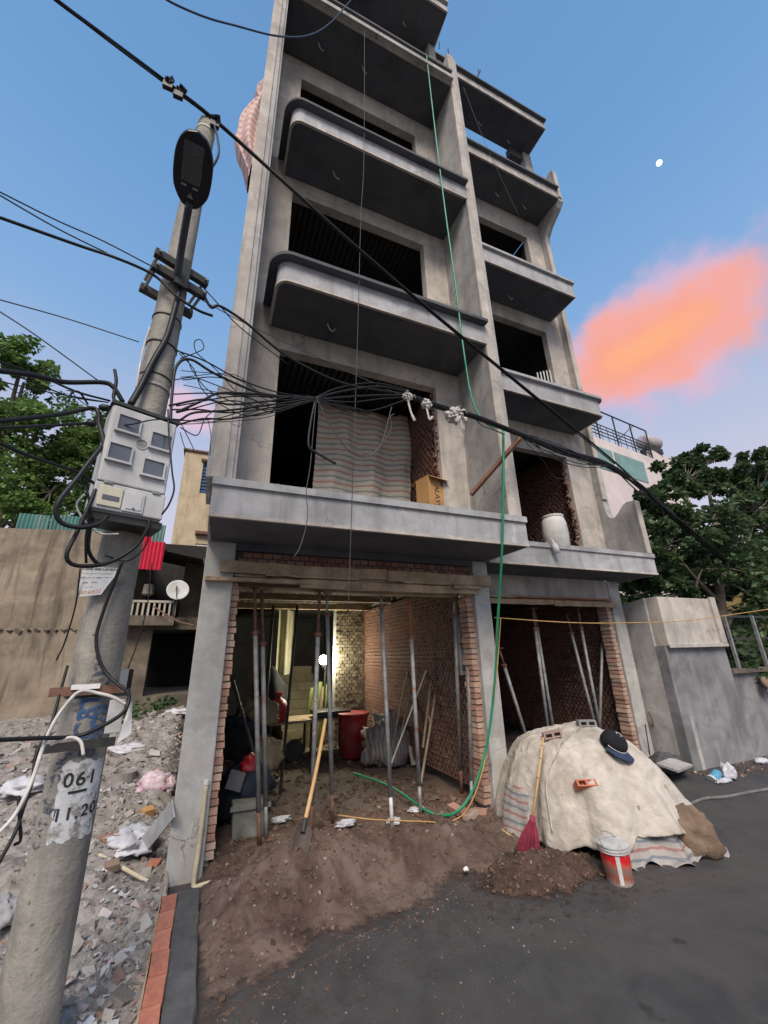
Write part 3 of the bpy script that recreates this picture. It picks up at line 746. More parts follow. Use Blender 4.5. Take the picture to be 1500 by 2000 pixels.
for j in range(38):
    z = .22 + j * .0695; y = 5.80 + (.05 if j % 2 else 0)
    while y < 10.2:
        dx = rj.uniform(-.007, .007)
        if y < 6.9 and j < 30 and n2 < 250:
            place('brick', HOLED_X[j % 2], (6.975 + dx + .045, y, z), iw2); n2 += 1
        else: far.add([(v[0] + 6.962 + dx, v[1] + y, v[2] + z) for v in proto_far.v], proto_far.f)
        y += .106
stuff(far.build('far_brickwork', brick_in, rhouse))
MB().box(3.605, 6.88, 5.42, 5.66, 2.70, 3.06).build('lintel_beam', concrete, rhouse)
sh2 = MB().box(3.7, 6.87, 5.37, 5.415, 2.655, 2.69).build('lintel_shuttering', wood_red, rhouse)
plank(3.7, 5.4, 2.58, 2.66, 5.33, 5.37, sh2, .01, 21); plank(5.42, 6.93, 2.56, 2.65, 5.34, 5.375, sh2, .0, 22)
plank(4.5, 6.7, 2.68, 2.71, 5.30, 5.40, sh2, .0, 23, wood_red); plank(3.8, 4.6, 2.67, 2.70, 5.30, 5.37, sh2, .0, 24)
def rstorey(z0, z1, ops): return open_wall(3.605, 7.058, z0, z1, RYW, RYW + .14, ops).build('facade_wall', concrete_pale, rhouse)
rstorey(3.37, 6.2, [(4.2, 6.45, 3.37, 5.62)])
rstorey(6.2, 9.3, [(4.2, 6.58, 7.0, 8.95)])
rstorey(9.3, 12.8, [(4.2, 6.58, 10.6, 12.12)])
RF = [3.06, 6.22, 9.34, 12.80, 15.80]
for z in RF[:4]: MB().box(3.605, 7.02, 5.62, 13.5, z + .02, z + .14).build('floor_slab', room_m, rhouse)
mb = MB(); brick_field(mb, 6.60, 5.64, 8.6, 3.42, 5.9, rr_); stuff(mb.build('inner_brickwork', brick_in, rhouse))
MB().box(6.63, 7.0, 5.62, 8.7, 3.4, 6.0).build('inner_pier', mortar_in, rhouse)
mb = MB()
for j in range(32): mb.chunk((6.455 + rr_.uniform(-.012, .015), 5.50 + rr_.uniform(-.05, .05), 3.5 + j * .069), .038, rr_, .9)
stuff(mb.build('ragged_brick_edge', brick_in, rhouse))
r1 = balcony(rhouse, RX0, 7.22, RYF, RYW + .01, RF[0], None, 0, .30, .03, cap_t=.07)
mb = MB()
for i in range(90): mb.chunk((rr_.uniform(4.3, 6.9), RYF + .06 + rr_.uniform(-.02, .05), RF[0] + .38), rr_.choice((.008, .014, .022)), rr_, .8)
stuff(mb.build('mortar_crumbs', white_p, r1))
r2 = balcony(rhouse, RX0, 6.80, RYF, RYW, RF[1], None, .10, .36, .07)
r3 = balcony(rhouse, RX0, 6.80, RYF, RYW, RF[2], None, .0, .38, .06)
r4 = balcony(rhouse, RX0, 7.06, RYF, RYW, RF[3], None, None, .30, .09, facem=concrete, capm=concrete_shaded)
r5 = balcony(rhouse, RX0, 7.24, RYF, RYW + .05, RF[4], None, 0, .30, .09, facem=concrete, capm=concrete_shaded)
for b, px in ((r5, ((5.428, 5.207, 15.8))), (r5, ((6.437, 5.249, 15.8))), (r4, ((5.513, 5.127, 12.8))), (r4, ((6.364, 5.107, 12.8))), (r3, ((5.387, 5.137, 9.34)))):
    hook(b, px[0], px[1], px[2], 1.5, .3)
for x, y, z, k in (((5.041, 5.622, 3.06) + (.9,)), ((7.406, 5.898, 3.06) + (1.4,))):
    wire('loose_conduit', [(x, y + .2, z + .01), (x, y + .2, z - .12), (x + .1, y + .15, z - .22), (x + .22, y + .15, z - .2)], .008, white_cab, parent=r1)
# scrolled side wall at the right end
def arc(cx, cy, r, a0, a1, n=8): return [(cx + r * math.cos(a0 + (a1 - a0) * i / n), cy + r * math.sin(a0 + (a1 - a0) * i / n)) for i in range(n + 1)]
low = [(RYF, RF[0] + .372), (RYF, 4.46), (RYF + .14, 4.47)] + [(RYF + .14 + .34 * t, 4.47 - .22 * (3 * t * t - 2 * t ** 3)) for t in (.2, .4, .6, .8, 1)] + [(RYF + .56, 4.30), (RYF + .60, 4.40), (RYF + .62, 4.6)]
mid = [(RYF + .62, 12.0), (RYF + .58, 12.2), (RYF + .40, 12.42), (RYF + .10, 12.62), (RYF, 12.75), (RYF, 13.9), (RYF + .08, 13.95), (RYW, 13.6)]
poly = low + mid + [(RYW, RF[0] + .372)]
f_ = MB().prism(poly, 7.06, 7.22, lambda a, b, c: (c, a, b)).build('scrolled_side_wall', concrete, rhouse)
MB().box(7.05, 7.16, RYF - .03, RYF - .002, RF[0] + .378, 4.45).build('fin_pilaster', concrete_pale, f_)
MB().box(7.05, 7.16, RYF - .03, RYF - .002, 12.85, 13.88).build('fin_pilaster', concrete_pale, f_)
MB().box(7.05, 7.17, RYF + .585, RYF + .617, 4.7, 11.95).build('fin_pilaster', concrete_pale, f_)
MB().box(7.0, 7.28, 5.30, 5.56, 13.2, 15.80).build('roof_post', concrete_pale, rhouse)
MB().box(6.55, 7.0, 5.36, 5.52, 15.5, 15.80).build('roof_beam', concrete_shaded, rhouse)
MB().tube([(5.086, 4.7, 16.626), (5.222, 4.7, 17.041)], .02, 5).build('rebar_stub', steel_dk, rhouse)
# small white railing standing in the second-floor opening
g = thing('loose_railing', 'pale metal railing leaning in a dark window of the right townhouse', 'railing', (6.3, 5.32, 7.0))
mb = MB()
for i in range(5):
    x = 6.02 + i * .10; MB().tube([(x, 5.36, 6.98), (x + .16, 5.50, 7.75 + .05 * i)], .014, 5).build('bar', white_paint, g)
MB().tube([(6.10, 5.47, 7.35), (6.62, 5.47, 7.55)], .014, 5).build('bar', white_paint, g)

# ================================================================ left surroundings
def corrugated(x0, x1, z0, z1, y, pitch=.09, amp=.018, tops=None):
    n = int((x1 - x0) / pitch * 4)
    return MB().sheet(lambda u, v: (x0 + (x1 - x0) * u, y + amp * math.cos(2 * math.pi * (x1 - x0) * u / pitch), z0 + ((tops(u) if tops else z1) - z0) * v), n, 1)
nw = thing('neighbour_wall', 'tall brown rain-stained wall closing the empty lot on the left', 'wall', (-6, 13, .3))
MB().sheet(lambda u, v: (-11 + 8.55 * u, 13.0 + .02 * fbm(u * 12, v * 6, 1), 2.62 + v * (2.25 + .42 * u + .03 * fbm(u * 20, 0, 2))), 40, 16).build('upper_wall', brown_wall, nw, solid=.24)
MB().sheet(lambda u, v: (-11 + 8.55 * u, 12.92 + .02 * fbm(u * 12, v * 6, 5), .0 + v * 2.64), 40, 14).build('lower_wall', brown_wall, nw, solid=.24)
mb = MB(); rl = random.Random(2)
for i in range(46): mb.chunk((-10.8 + i * .18, 12.82, 2.60 + rl.uniform(-.02, .02)), .07, rl, .5)
stuff(mb.build('broken_ledge', old_conc, nw))
g = thing('corrugated_fence', 'dark green corrugated sheet standing along the top of the brown wall', 'fence', (-4.3, 13.3, 4.9))
for i in range(5): corrugated(-5.2 + i * .72, -5.2 + i * .72 + .70, 4.75, 5.72 + .05 * (i % 2), 13.35 + .01 * (i % 2)).build('sheet', green_sh, g, solid=.006)
# old house with balcony
oh = thing('old_house', 'grimy old concrete house with balcony and black doorway behind the empty lot', 'building', (-1.4, 13, .5))
open_wall(-2.44, .6, .3, 2.72, 12.9, 13.15, [(-1.46, -.38, .95, 2.62), (-2.22, -1.75, .95, 1.62)]).build('ground_floor_wall', old_conc, oh)
MB().box(-2.42, -.1, 13.16, 17, .3, .95).build('plinth', old_conc, oh)
MB().box(-2.42, .6, 13.0, 17, 2.72, 2.95).build('floor_slab', old_conc, oh)
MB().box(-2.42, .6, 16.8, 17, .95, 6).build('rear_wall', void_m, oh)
MB().box(-2.42, -2.3, 13.2, 16.8, 2.95, 5.4).build('side_wall', old_conc, oh)
MB().box(-1.0, .6, 14.4, 14.6, 2.95, 5.0).build('inner_wall', old_conc, oh)
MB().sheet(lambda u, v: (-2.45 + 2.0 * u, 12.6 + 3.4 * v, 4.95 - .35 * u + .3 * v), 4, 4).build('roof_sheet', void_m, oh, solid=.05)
bal = MB().box(-2.3, -.95, 12.45, 12.9, 2.70, 2.95).build('balcony', old_conc, oh)
MB().box(-2.3, -.95, 12.46, 12.54, 3.29, 3.35).build('rail', M('pale_rail', (.44, .40, .34)), bal)
for i in range(11): MB().box(-2.26 + i * .126, -2.21 + i * .126, 12.475, 12.525, 2.95, 3.29).build('baluster', bpy.data.materials['pale_rail'], bal)
wire('clothes_line', [(-1.481, 12.4, 3.173), (-0.853, 12, 2.789), (-0.401, 11, 2.606)], .02, rust, 'thin rusty pipe running from the old balcony to the column', 'pipe')
tag(corrugated(-2.22, -1.46, 4.18, 5.15, 12.5, .095, .018, lambda u: 5.18 if u < .52 else 4.98).build('red_roofing_sheet', red_sh, solid=.006), 'bright red corrugated sheet hung over the old balcony', 'metal sheet')
g = thing('satellite_dish', 'round white satellite dish mounted by the old balcony', 'satellite dish', (-1.0, 12.4, 3.4))
ax = Vector((.15, -1, .25)).to_track_quat('Z', 'Y').to_matrix()
MB().lathe([(.0, .0), (.12, .008), (.22, .028), (.28, .05), (.285, .045), (.22, .02), (.12, -.002), (.0, -.01)], (-0.965, 12.4, 3.625), 20, ax).build('reflector', M('dish_white', (.58, .60, .60), (.46, .48, .48), 6), g, smooth=True)
mt = text_mesh('dish_mark', 'C', .12, ink_r); o = place('printed_mark', mt, (-0.999, 12.28, 3.648), g, rot=(R(90), 0, 0))
MB().box(-1.02, -.98, 12.42, 12.48, 2.95, 3.6).build('mast', steel_dk, g)
wire('feed_arm', [(-.98, 12.4, 3.45), (-.95, 12.15, 3.5), (-.97, 12.0, 3.68)], .015, steel_dk, parent=g)
g = thing('hanging_lantern', 'small white lampshade hanging in the dark balcony', 'lamp', (-1.776, 13.2, 3.728))
p = Vector((-1.776, 13.2, 3.728))
MB().lathe([(.10, -.16), (.15, -.12), (.13, .14), (.07, .16)], p, 8).build('shade', M('dim_shade', (.42, .38, .31)), g)
MB().tube([p + Vector((0, 0, .16)), p + Vector((0, 0, .95))], .012, 5).build('cord', black_pl, g)
# beige building behind
bb = thing('beige_building', 'narrow beige plastered building with blue shutter rising behind the old house', 'building', (0, 17.2, 0))
open_wall(-1.80, 1.2, 0, 10.12, 17, 17.3, [(-1.06, -.1, 8.3, 9.7), (-.92, .2, 4.4, 6.15)]).build('wall', beige_wall, bb)
MB().box(-1.80, -1.5, 17.3, 24, 0, 10.12).build('side_wall', beige_wall, bb)
MB().box(-1.88, 1.3, 16.92, 24, 10.121, 10.2).build('roof_edge', rust, bb)
MB().box(-1.15, .0, 16.9, 17.0, 9.74, 9.83).build('window_hood', old_conc, bb)
s_ = MB().box(-1.06, -.1, 17.12, 17.16, 8.3, 9.7).build('blue_shutter', blue_p, bb)
for i in range(9): MB().box(-1.05, -.11, 17.07, 17.118, 8.36 + i * .15, 8.45 + i * .15).build('slat', blue_p, s_)
w_ = MB().box(-.92, .2, 17.12, 17.14, 4.4, 6.15).build('window', glass_m, bb)
for x0, x1, z0, z1 in ((-.92, -.80, 4.4, 6.15), (-.80, .2, 5.5, 5.62), (-.80, .2, 6.03, 6.15), (-.80, .2, 4.4, 4.5), (-.32, -.24, 4.5, 5.5)):
    MB().box(x0, x1, 17.04, 17.118, z0, z1).build('window_frame', white_paint, w_)
MB().box(-1.0, .2, 16.8, 17.0, 6.5, 6.62).build('window_hood', rust, bb)
g = thing('air_conditioner_ledge', 'small grimy ledge with boxes under the white window', 'ledge', (-.6, 16.7, 4.0))
MB().box(-1.05, -.3, 16.6, 16.99, 4.05, 4.18).build('shelf', old_conc, g); MB().box(-.95, -.62, 16.65, 16.95, 4.18, 4.36).build('carton', cardboard, g)

# ---------------------------------------------------------------- trees
def leafy(mb, clusters, n, size, rng, tri=False):
    for _ in range(n):
        c, rad = rng.choice(clusters)
        while True:
            v = Vector((rng.uniform(-1, 1), rng.uniform(-1, 1), rng.uniform(-1, 1)))
            if .25 < v.length < 1: break
        p = Vector((c[0] + v.x * rad[0], c[1] + v.y * rad[1], c[2] + v.z * rad[2]))
        s = size * rng.uniform(.6, 1.25)
        d = (v * .6 + Vector((rng.uniform(-1, 1), rng.uniform(-1, 1), rng.uniform(-.7, .5)))).normalized()
        q = d.to_track_quat('X', 'Z').to_matrix() @ Matrix.Rotation(rng.uniform(-1.2, 1.2), 3, 'X')
        w = s * .42
        pts = [(0, 0, 0), (s * .35, w, .08 * s), (s * .75, w * .75, .02 * s), (s * 1.15, 0, -.12 * s), (s * .75, -w * .75, .02 * s), (s * .35, -w, .08 * s)]
        mb.add([p + q @ Vector(t) for t in pts], [(0, 1, 2, 3), (0, 3, 4, 5)])
    return mb
def tree(name, label, trunk, limbs, clusters, n, size, mat, seed, r0):
    rng = random.Random(seed)
    t = thing(name, label, 'tree', trunk[0])
    k = len(catmull(trunk)); MB().tube(catmull(trunk), [r0 * (1 - .75 * i / (k - 1)) for i in range(k)], 9).build('trunk', bark, t, smooth=True)
    for l in limbs:
        c = catmull(l, 5); MB().tube(c, [r0 * .42 * (1 - .85 * i / (len(c) - 1)) for i in range(len(c))], 6).build('limb', bark, t, smooth=True)
    mb = MB()
    for c_, r_ in clusters[::2]:      # twigs reaching into the leaf clusters
        q0 = min((Vector(p) for l in limbs for p in l[1:]), key=lambda p: (p - Vector(c_)).length)
        mb.tube([q0, q0.lerp(Vector(c_), .6) + Vector((0, 0, .08)), Vector(c_)], [r0 * .10, r0 * .07, r0 * .04], 4)
    stuff(mb.build('twigs', bark, t))
    leafy(MB(), clusters, n, size, rng).build('crown', mat, t)
    return t
def blobs(pts, rng, r, jitter=.5, k=5):
    out = []
    for p, s in pts:
        for _ in range(k):
            q = [p[i] + rng.uniform(-jitter, jitter) * s for i in range(3)]
            rr = r * s * rng.uniform(.55, 1.0); out.append((q, (rr, rr, rr * .7)))
    return out
rt = random.Random(4)
LT = [(-8.129, 16, 9.018), (-7.191, 16, 10.875), (-6.352, 16, 8.378), (-7.396, 16, 7.092), (-5.472, 16.5, 9.189), (-5.391, 15.5, 7.172), (-6.321, 15.5, 6.004), (-7.424, 16, 11.919), (-5.257, 16, 7.968), (-6.285, 15.5, 9.418), (-5.19, 16.5, 9.783)]
tree('broadleaf_tree', 'bright green leafy tree rising behind the brown wall on the left', [(-7.2, 16, 0), (-7.0, 16, 3.5), (-6.6, 16, 7), (-6.4, 16, 10)],
     [[(-7, 16, 4), p_, p_] for p_ in LT[:8]], blobs([(p_, s) for p_, s in zip(LT, (1.3, .9, 1.1, 1.3, .8, .9, 1.2, .6, .7, .8, .6))], rt, .55, 1.25, 15), 24000, .135, leaf_a, 21, .22)
RTP = [(11.194, 6.5, 5.552), (12.843, 6.6, 6.701), (13.443, 6.4, 7.139), (15.07, 6.8, 6.584), (16.162, 6.4, 7.411), (17.38, 6.8, 6.517), (10.182, 6.4, 4.349), (11.68, 6.5, 4.642), (12.975, 6.4, 4.88), (14.805, 6.6, 4.783), (9.707, 6.5, 3.431), (11.471, 6.9, 3.653), (13.037, 6.9, 3.657), (13.759, 6.6, 3.349), (15.348, 6.6, 3.869), (10.129, 7.2, 3.237), (17.965, 6.6, 6.139), (16.189, 6.6, 3.439)]
tree('glossy_leaved_tree', 'dark large-leaved tree spreading over the boundary wall on the right', [(11.516, 6.5, 1.046), (12.112, 6.5, 2.23), (12.532, 6.5, 3.426), (13.128, 6.5, 4.923), (13.445, 6.5, 6.243)],
     [[(12.35, 6.5, 2.879), (11.462, 6.5, 3.648), (10.964, 6.5, 4.439)], [(12.485, 6.5, 3.287), (14.045, 6.5, 4.232), (15.759, 6.5, 5.852)], [(12.176, 6.5, 2.23), (12.574, 6.3, 2.665), (13.485, 6.2, 3.005)], [(12.87, 6.5, 4.3), (12.251, 6.5, 5.448), (12.446, 6.5, 6.431)],
      [(11.439, 6.4, 2.594), (11.318, 6.4, 3.228), (11.823, 6.4, 3.785)]],
     blobs([(p_, s) for p_, s in zip(RTP, (.6, .5, .4, .62, .45, .75, .8, 1, 1, 1, .75, .9, 1.0, .9, 1, .65, .9, 1))], rt, .38, 1.2, 18), 40000, .125, leaf_b, 22, .17)
g = thing('weed_clump', 'green weeds growing along the foot of the old house', 'plant', (-1.6, 11.5, .5))
leafy(MB(), blobs([((-1.75, 11.3, .62), 1), ((-1.3, 11.5, .6), .9), ((-2.2, 11.6, .55), .7), ((-1.0, 11.8, .6), .6)], rt, .34, .5, 5), 700, .10, rt).build('foliage', leaf_b, g)
g = thing('climbing_shrub', 'low leafy shrub behind the wire fence on the right', 'plant', (10.174, 5.6, 1.447))
leafy(MB(), blobs([((10.181, 5.5, 1.753), 1), ((9.785, 5.4, 1.511), 0.8), ((10.65, 5.6, 1.588), 0.7)], rt, .28, .5, 5), 420, .16, rt).build('foliage', leaf_b, g)

# ================================================================ right surroundings
bw = thing('boundary_wall', 'tall grey cement boundary wall with a lipped upper block beside the right townhouse', 'wall', (8, 4.9, 0))
MB().box(7.24, 8.93, 4.85, 5.02, -.05, 1.86).build('lower_panel', damp_conc, bw)
MB().box(7.30, 8.90, 4.80, 5.02, 1.861, 2.70).build('upper_panel', concrete_pale, bw, bevel=.01)
MB().box(7.28, 8.93, 4.765, 4.80, 1.83, 1.90).build('ledge', concrete_pale, bw, bevel=.006)
MB().box(8.74, 8.90, 4.76, 4.80, 1.901, 2.73).build('edge_post', concrete_pale, bw)
MB().prism([(5.021, -.05), (5.62, -.05), (5.62, 2.60), (5.021, 2.70)], 7.24, 7.40, lambda a, b, c: (c, a, b)).build('return_wall', concrete, bw)
MB().box(7.42, 7.50, 4.83, 4.85, .0, .75).build('render_strip', concrete, bw)
lw = thing('street_wall', 'low dark-stained cement street wall carrying a wire fence at far right', 'wall', (11, 5, 0))
MB().box(8.94, 26, 4.90, 5.06, -.05, 1.36).build('wall', damp_conc, lw); MB().box(8.94, 26, 4.82, 5.10, 1.361, 1.43).build('coping', old_conc, lw)
for i in range(8): MB().box(9.9 + i * 1.9, 10.0 + i * 1.9, 4.87, 4.90, .0, 1.36).build('buttress', damp_conc, lw)
fe = thing('wire_fence', 'grey steel post and rail fence on top of the low street wall', 'fence', (11, 5, 1.43))
for i in range(9): MB().box(9.4 + i * .95, 9.45 + i * .95, 4.95, 5.0, 1.43, 2.42).build('post', steel, fe)
for z in (2.38, 1.95): MB().box(8.95, 17.5, 5.003, 5.03, z, z + .045).build('rail', steel_dk, fe)
mb = MB()
for i in range(60): mb.tube([(8.95 + i * .14, 5.04, 1.44), (8.95 + i * .14, 5.04, 2.42)], .004, 3)
for i in range(7): mb.tube([(8.95, 5.05, 1.5 + i * .14), (17.3, 5.05, 1.5 + i * .14)], .004, 3)
stuff(mb.build('mesh_wires', steel_dk, fe))
g = thing('shade_cloth_backing', 'dark garden hedge mass behind the wire fence', 'hedge', (12, 6.2, 0))
leafy(MB(), [((8.9 + i * .55, 6.0 + rt.uniform(-.3, .3), 1.2 + rt.uniform(-.5, .9)), (.6, .45, .6)) for i in range(22)], 3000, .22, rt).build('foliage', leaf_b, g)
# distant pale building with roof frame and water tank
db = thing('distant_apartment_block', 'pale pink apartment block with green panels and a railed roof terrace', 'building', (20, 13, 0))
c0, c1, c2 = Vector((15.4, 11.85, 0)), Vector((21.69, 12.6, 0)), Vector((24.6, 11.6, 0))
def quad_wall(mb, a, b, z0, z1, t=.25):
    d = (b - a).normalized(); n_ = Vector((-d.y, d.x, 0))
    vs = [(a.x, a.y), (b.x, b.y), ((b + n_ * t).x, (b + n_ * t).y), ((a + n_ * t).x, (a + n_ * t).y)]
    return mb.prism(vs, z0, z1)
c1z = 11.767
quad_wall(MB(), c0, c1, 0, c1z).build('front_wall', white_bld, db)
quad_wall(MB(), c1 + Vector((.01, 0, 0)), c1 + Vector((3.4, .55, 0)), 0, c1z + .55).build('side_wall', white_bld, db)
dd = (c1 - c0).normalized(); nn_ = Vector((dd.y, -dd.x, 0))
for a, b in ((.0, 2.05), (2.25, 4.9)):
    q0 = c0 + dd * (a + .25) + nn_ * .03; quad_wall(MB(), q0, q0 + dd * (b - a), c1z - 1.75, c1z - .55, .05).build('green_panel', M('sea_green_panel', (.20, .33, .32), (.15, .26, .25), 2), db)
rf = thing('roof_railing', 'dark metal frame and railing along the roof of the pale block', 'railing', (18, 12.2, c1z))
def dpt(t, z): q = c0 + dd * t; return (q.x, q.y, c1z + z)
Lr = (c1 - c0).length
for i in range(5): MB().tube([dpt(Lr * i / 4, 0), dpt(Lr * i / 4, 1.75)], .04, 5).build('post', steel_dk, rf)
for z in (.25, .45, .65, .85, 1.75): MB().tube([dpt(0, z), dpt(Lr, z)], .028 if z < 1 else .04, 5).build('rail', steel_dk, rf)
for i in range(2): MB().tube([dpt(Lr * (i * .5), .3), dpt(Lr * (i * .5 + .3), 1.7)], .025, 5).build('brace', steel_dk, rf)
for i in range(12): MB().tube([dpt(Lr * (i + .5) / 12, 0), dpt(Lr * (i + .5) / 12, .85)], .018, 4).build('baluster', steel_dk, rf)
wt_ = thing('roof_water_tank', 'cylindrical steel water tank lying on the roof of the pale block', 'water tank', (22.5, 13, 13.004))
p = Vector((22.432, 13, 13.058))
MB().lathe([(.0, -.7), (.3, -.66), (.42, -.55), (.42, .55), (.3, .66), (0, .7)], p, 16, Matrix.Rotation(R(90), 3, 'Y')).build('tank', M('tank_steel', (.50, .44, .43), None, 3, .6, .05, 30, metal=.2), wt_, smooth=True)
MB().box(p.x - .55, p.x + .55, p.y - .3, p.y + .3, p.z - .75, p.z - .43).build('cradle', steel_dk, wt_)
yb = thing('yellow_house', 'yellow house wall glimpsed through the tree on the right', 'building', (24, 11, 0))
MB().box(26, 32, 10.4, 14, 0, 6.2).build('wall', M('yellow_wall', (.62, .45, .17), (.52, .37, .13), 1), yb); MB().box(25.8, 32.2, 10.2, 14.2, 6.2, 6.4).build('roof_slab', old_conc, yb)
for i in range(3): MB().box(26.6 + i * 1.8, 27.4 + i * 1.8, 10.37, 10.40, 3.6, 4.9).build('window', glass_m, yb)
br = thing('blue_roofed_shed', 'corner of a blue sheet roof at the right edge', 'building', (21.214, 8, 8.606))
q0, q1 = Vector((21.02, 8, 9.178)), Vector((20.566, 8, 8.155))
MB().box(q0.x, q0.x + 5, 7.6, 8.6, q1.z, q0.z).build('fascia', M('teal_fascia', (.035, .13, .18), (.03, .10, .14), 2), br)
MB().box(q0.x + .3, q0.x + 5, 7.7, 8.6, 0, q1.z - .001).build('wall', old_conc, br)

# ================================================================ utility pole and everything on it
PX, PY = -.60, 3.0
def prad(z): return .137 - .0078 * z
PHI0 = math.atan2(.60, 3.0)
def ppt(phi, z, off=0.0):
    r = prad(z) + off; a = PHI0 + phi
    return Vector((PX + r * math.sin(a), PY - r * math.cos(a), z))
pole = thing('utility_pole', 'stained concrete utility pole with stencilled numbers standing at left foreground', 'utility pole', (PX, PY, 0))
mb = MB(); zs = [-.3 + i * .12 for i in range(62)]
mb.lathe([(prad(z) + .004 * fbm(z * 3, 0, 1), z) for z in zs if z < 7.09], (PX, PY, 0), 28)
mb.build('shaft', concrete_pole, pole, smooth=True)
def wrap_patch(z0, z1, a0, a1, mat, name, seed, off=.002):
    n, m = 24, 14; rag = lambda t: .10 * fbm(t * 6, seed, 2)
    return MB().sheet(lambda u, v: ppt(a0 + (a1 - a0) * u + (rag(v * 2) if u in (0, 1) else 0), z0 + (z1 - z0) * v + (.03 * fbm(u * 5, seed, 4) if v in (0, 1) else 0), off), n, m).build(name, mat, pole)
wrap_patch(1.0, 1.35, -.50, 1.15, white_f, 'whitewashed_patch', 3)
def pole_text(body, size, phi, z, rot, mat, off=.005, spacing=1.0, bold=.0):
    me = text_mesh('stencil', body, size, mat, spacing, bold); c, s = math.cos(R(rot)), math.sin(R(rot))
    for v in me.vertices:
        u, w = v.co.x * c - v.co.y * s, v.co.x * s + v.co.y * c
        v.co = ppt(phi + u / prad(z), z + w, off)
    o = bpy.data.objects.new('stencil', me); COL.objects.link(o); attach(o, pole); return o
pole_text('061', .09, .22, 1.265, 0, ink_k, spacing=1.15, bold=.0012); pole_text('11.20', .075, .30, 1.115, 0, ink_k, spacing=1.2, bold=.0012)
pole_text('T', .07, -.42, 1.12, 0, ink_n); MB().sheet(lambda u, v: ppt(-.12 + .62 * u, 1.205 + .012 * v, .005), 8, 1).build('stencil_bar', ink_k, pole)
pole_text('KCBT', .12, .02, 1.53, 90, ink_b, bold=.004); pole_text('0978', .10, .52, 1.52, 90, ink_b, bold=.0012)
pole_text('ĐT', .13, .30, 1.79, 90, ink_n, bold=.003); pole_text('CẮT BÊ TÔNG', .065, -.72, 1.19, 84, ink_n, bold=.002); pole_text('8', .11, .30, 1.385, 90, ink_n, bold=.0005)
# rusty flat bars and straps
def ring(z, h, mat, name, off=.006, parent=None):
    return MB().lathe([(prad(z) + off, z), (prad(z) + off, z + h)], (PX, PY, 0), 24).build(name, mat, parent or pole, smooth=True)
Q = Matrix.Translation((PX, PY, 0)) @ Matrix.Rotation(R(12), 4, 'Z')
MB().box(-.19, .15, -.165, -.150, 1.675, 1.72, Q).build('flat_bar', rust, pole)
MB().box(-.19, .15, -.170, -.152, 1.41, 1.452, Q).build('flat_bar', steel_dk, pole)
for z, h, m_ in ((3.75, .025, steel), (3.85, .012, black_pl), (4.15, .012, black_pl), (4.42, .010, black_pl), (6.85, .03, white_cab), (1.66, .02, steel_dk)): ring(z, h, m_, 'strap')
# bracket pair under the street lamp
Q2 = Matrix.Translation((PX, PY, 0)) @ Matrix.Rotation(R(24), 4, 'Z')
br_ = MB().box(-.21, .21, -.165, -.115, 4.86, 4.93, Q2).build('cross_bracket', steel_dk, pole, bevel=.004)
MB().box(-.21, .21, -.165, -.115, 4.72, 4.79, Q2).build('cross_bracket', steel_dk, pole, bevel=.004)
MB().box(-.21, .21, .115, .165, 4.72, 4.79, Q2).build('cross_bracket', steel_dk, pole, bevel=.004)
for x in (-.18, .18):
    for z in (4.755, 4.895):
        MB().tube([Q2 @ Vector((x, -.19, z)), Q2 @ Vector((x, .19, z))], .012, 6).build('bolt', steel, br_)
wire('conduit', [(-0.535, 2.88, 4.71), (-0.543, 2.88, 4.438), (-0.56, 2.88, 4.177), (-0.61, 2.87, 3.937), (-0.65, 2.85, 3.685), (-0.68, 2.82, 3.508)], .022, black_pl, parent=pole)
wire('earth_wire', [(-0.68, 2.87, 4.226), (-0.69, 2.87, 3.982), (-0.672, 2.84, 3.65)], .007, white_cab, parent=pole)
# meter box
mc = Vector((-0.547, 2.7, 3.024))
QB = Matrix.Translation(mc) @ Matrix.Rotation(R(21.35), 4, 'Z')
mbx = thing('electric_meter_box', 'grey plastic electricity meter box with four little windows strapped to the pole', 'meter box', tuple(mc - Vector((0, 0, .36))))
MB().box(-.19, .19, 0, .20, -.355, .36, QB).build('case', meter_w, mbx, bevel=.012)
MB().box(-.182, .182, -.018, -.001, -.17, .345, QB).build('upper_cover', meter_w, mbx, bevel=.008)
MB().box(-.190, .190, -.024, -.001, -.345, -.178, QB).build('lower_cover', meter_w, mbx, bevel=.008)
MB().box(-.20, .20, .0, .22, -.40, -.358, QB).build('base_tray', steel_dk, mbx)
MB().box(-.20, .20, -.01, .22, .362, .385, QB).build('top_rail', steel_dk, mbx)
for x, z in ((-.09, .235), (.105, .185), (-.105, .03), (.09, -.015)):
    w_ = MB().box(x - .058, x + .058, -.026, -.0181, z - .055, z + .05, QB).build('window', glass_m, mbx)
    for a0, a1, z0, z1, y0 in ((x - .066, x + .066, z + .05, z + .060, -.034), (x - .070, x + .070, z - .068, z - .055, -.042), (x - .066, x - .058, z - .055, z + .05, -.034), (x + .058, x + .068, z - .055, z + .05, -.034)):
        MB().box(a0, a1, y0, -.0183, z0, z1, QB).build('window_frame', meter_w, w_)
MB().lathe([(.036, 0), (.036, .004), (.031, .004), (.031, .0)], QB @ Vector((0, -.0185, .13)), 20, QB.to_3x3() @ Matrix.Rotation(R(90), 3, 'X')).build('embossed_mark', meter_w, mbx)
MB().box(-.020, .020, -.0215, -.0182, .128, .133, QB).build('embossed_mark', meter_w, mbx)
MB().box(-.165, -.045, -.034, -.0245, -.325, -.20, QB).build('breaker_flap', meter_c, mbx, bevel=.004)
MB().box(-.145, -.06, -.038, -.0345, -.285, -.258, QB).build('breaker_slot', glass_m, mbx)
MB().box(-.038, .075, -.034, -.0245, -.335, -.205, QB).build('access_door', meter_w, mbx, bevel=.005)
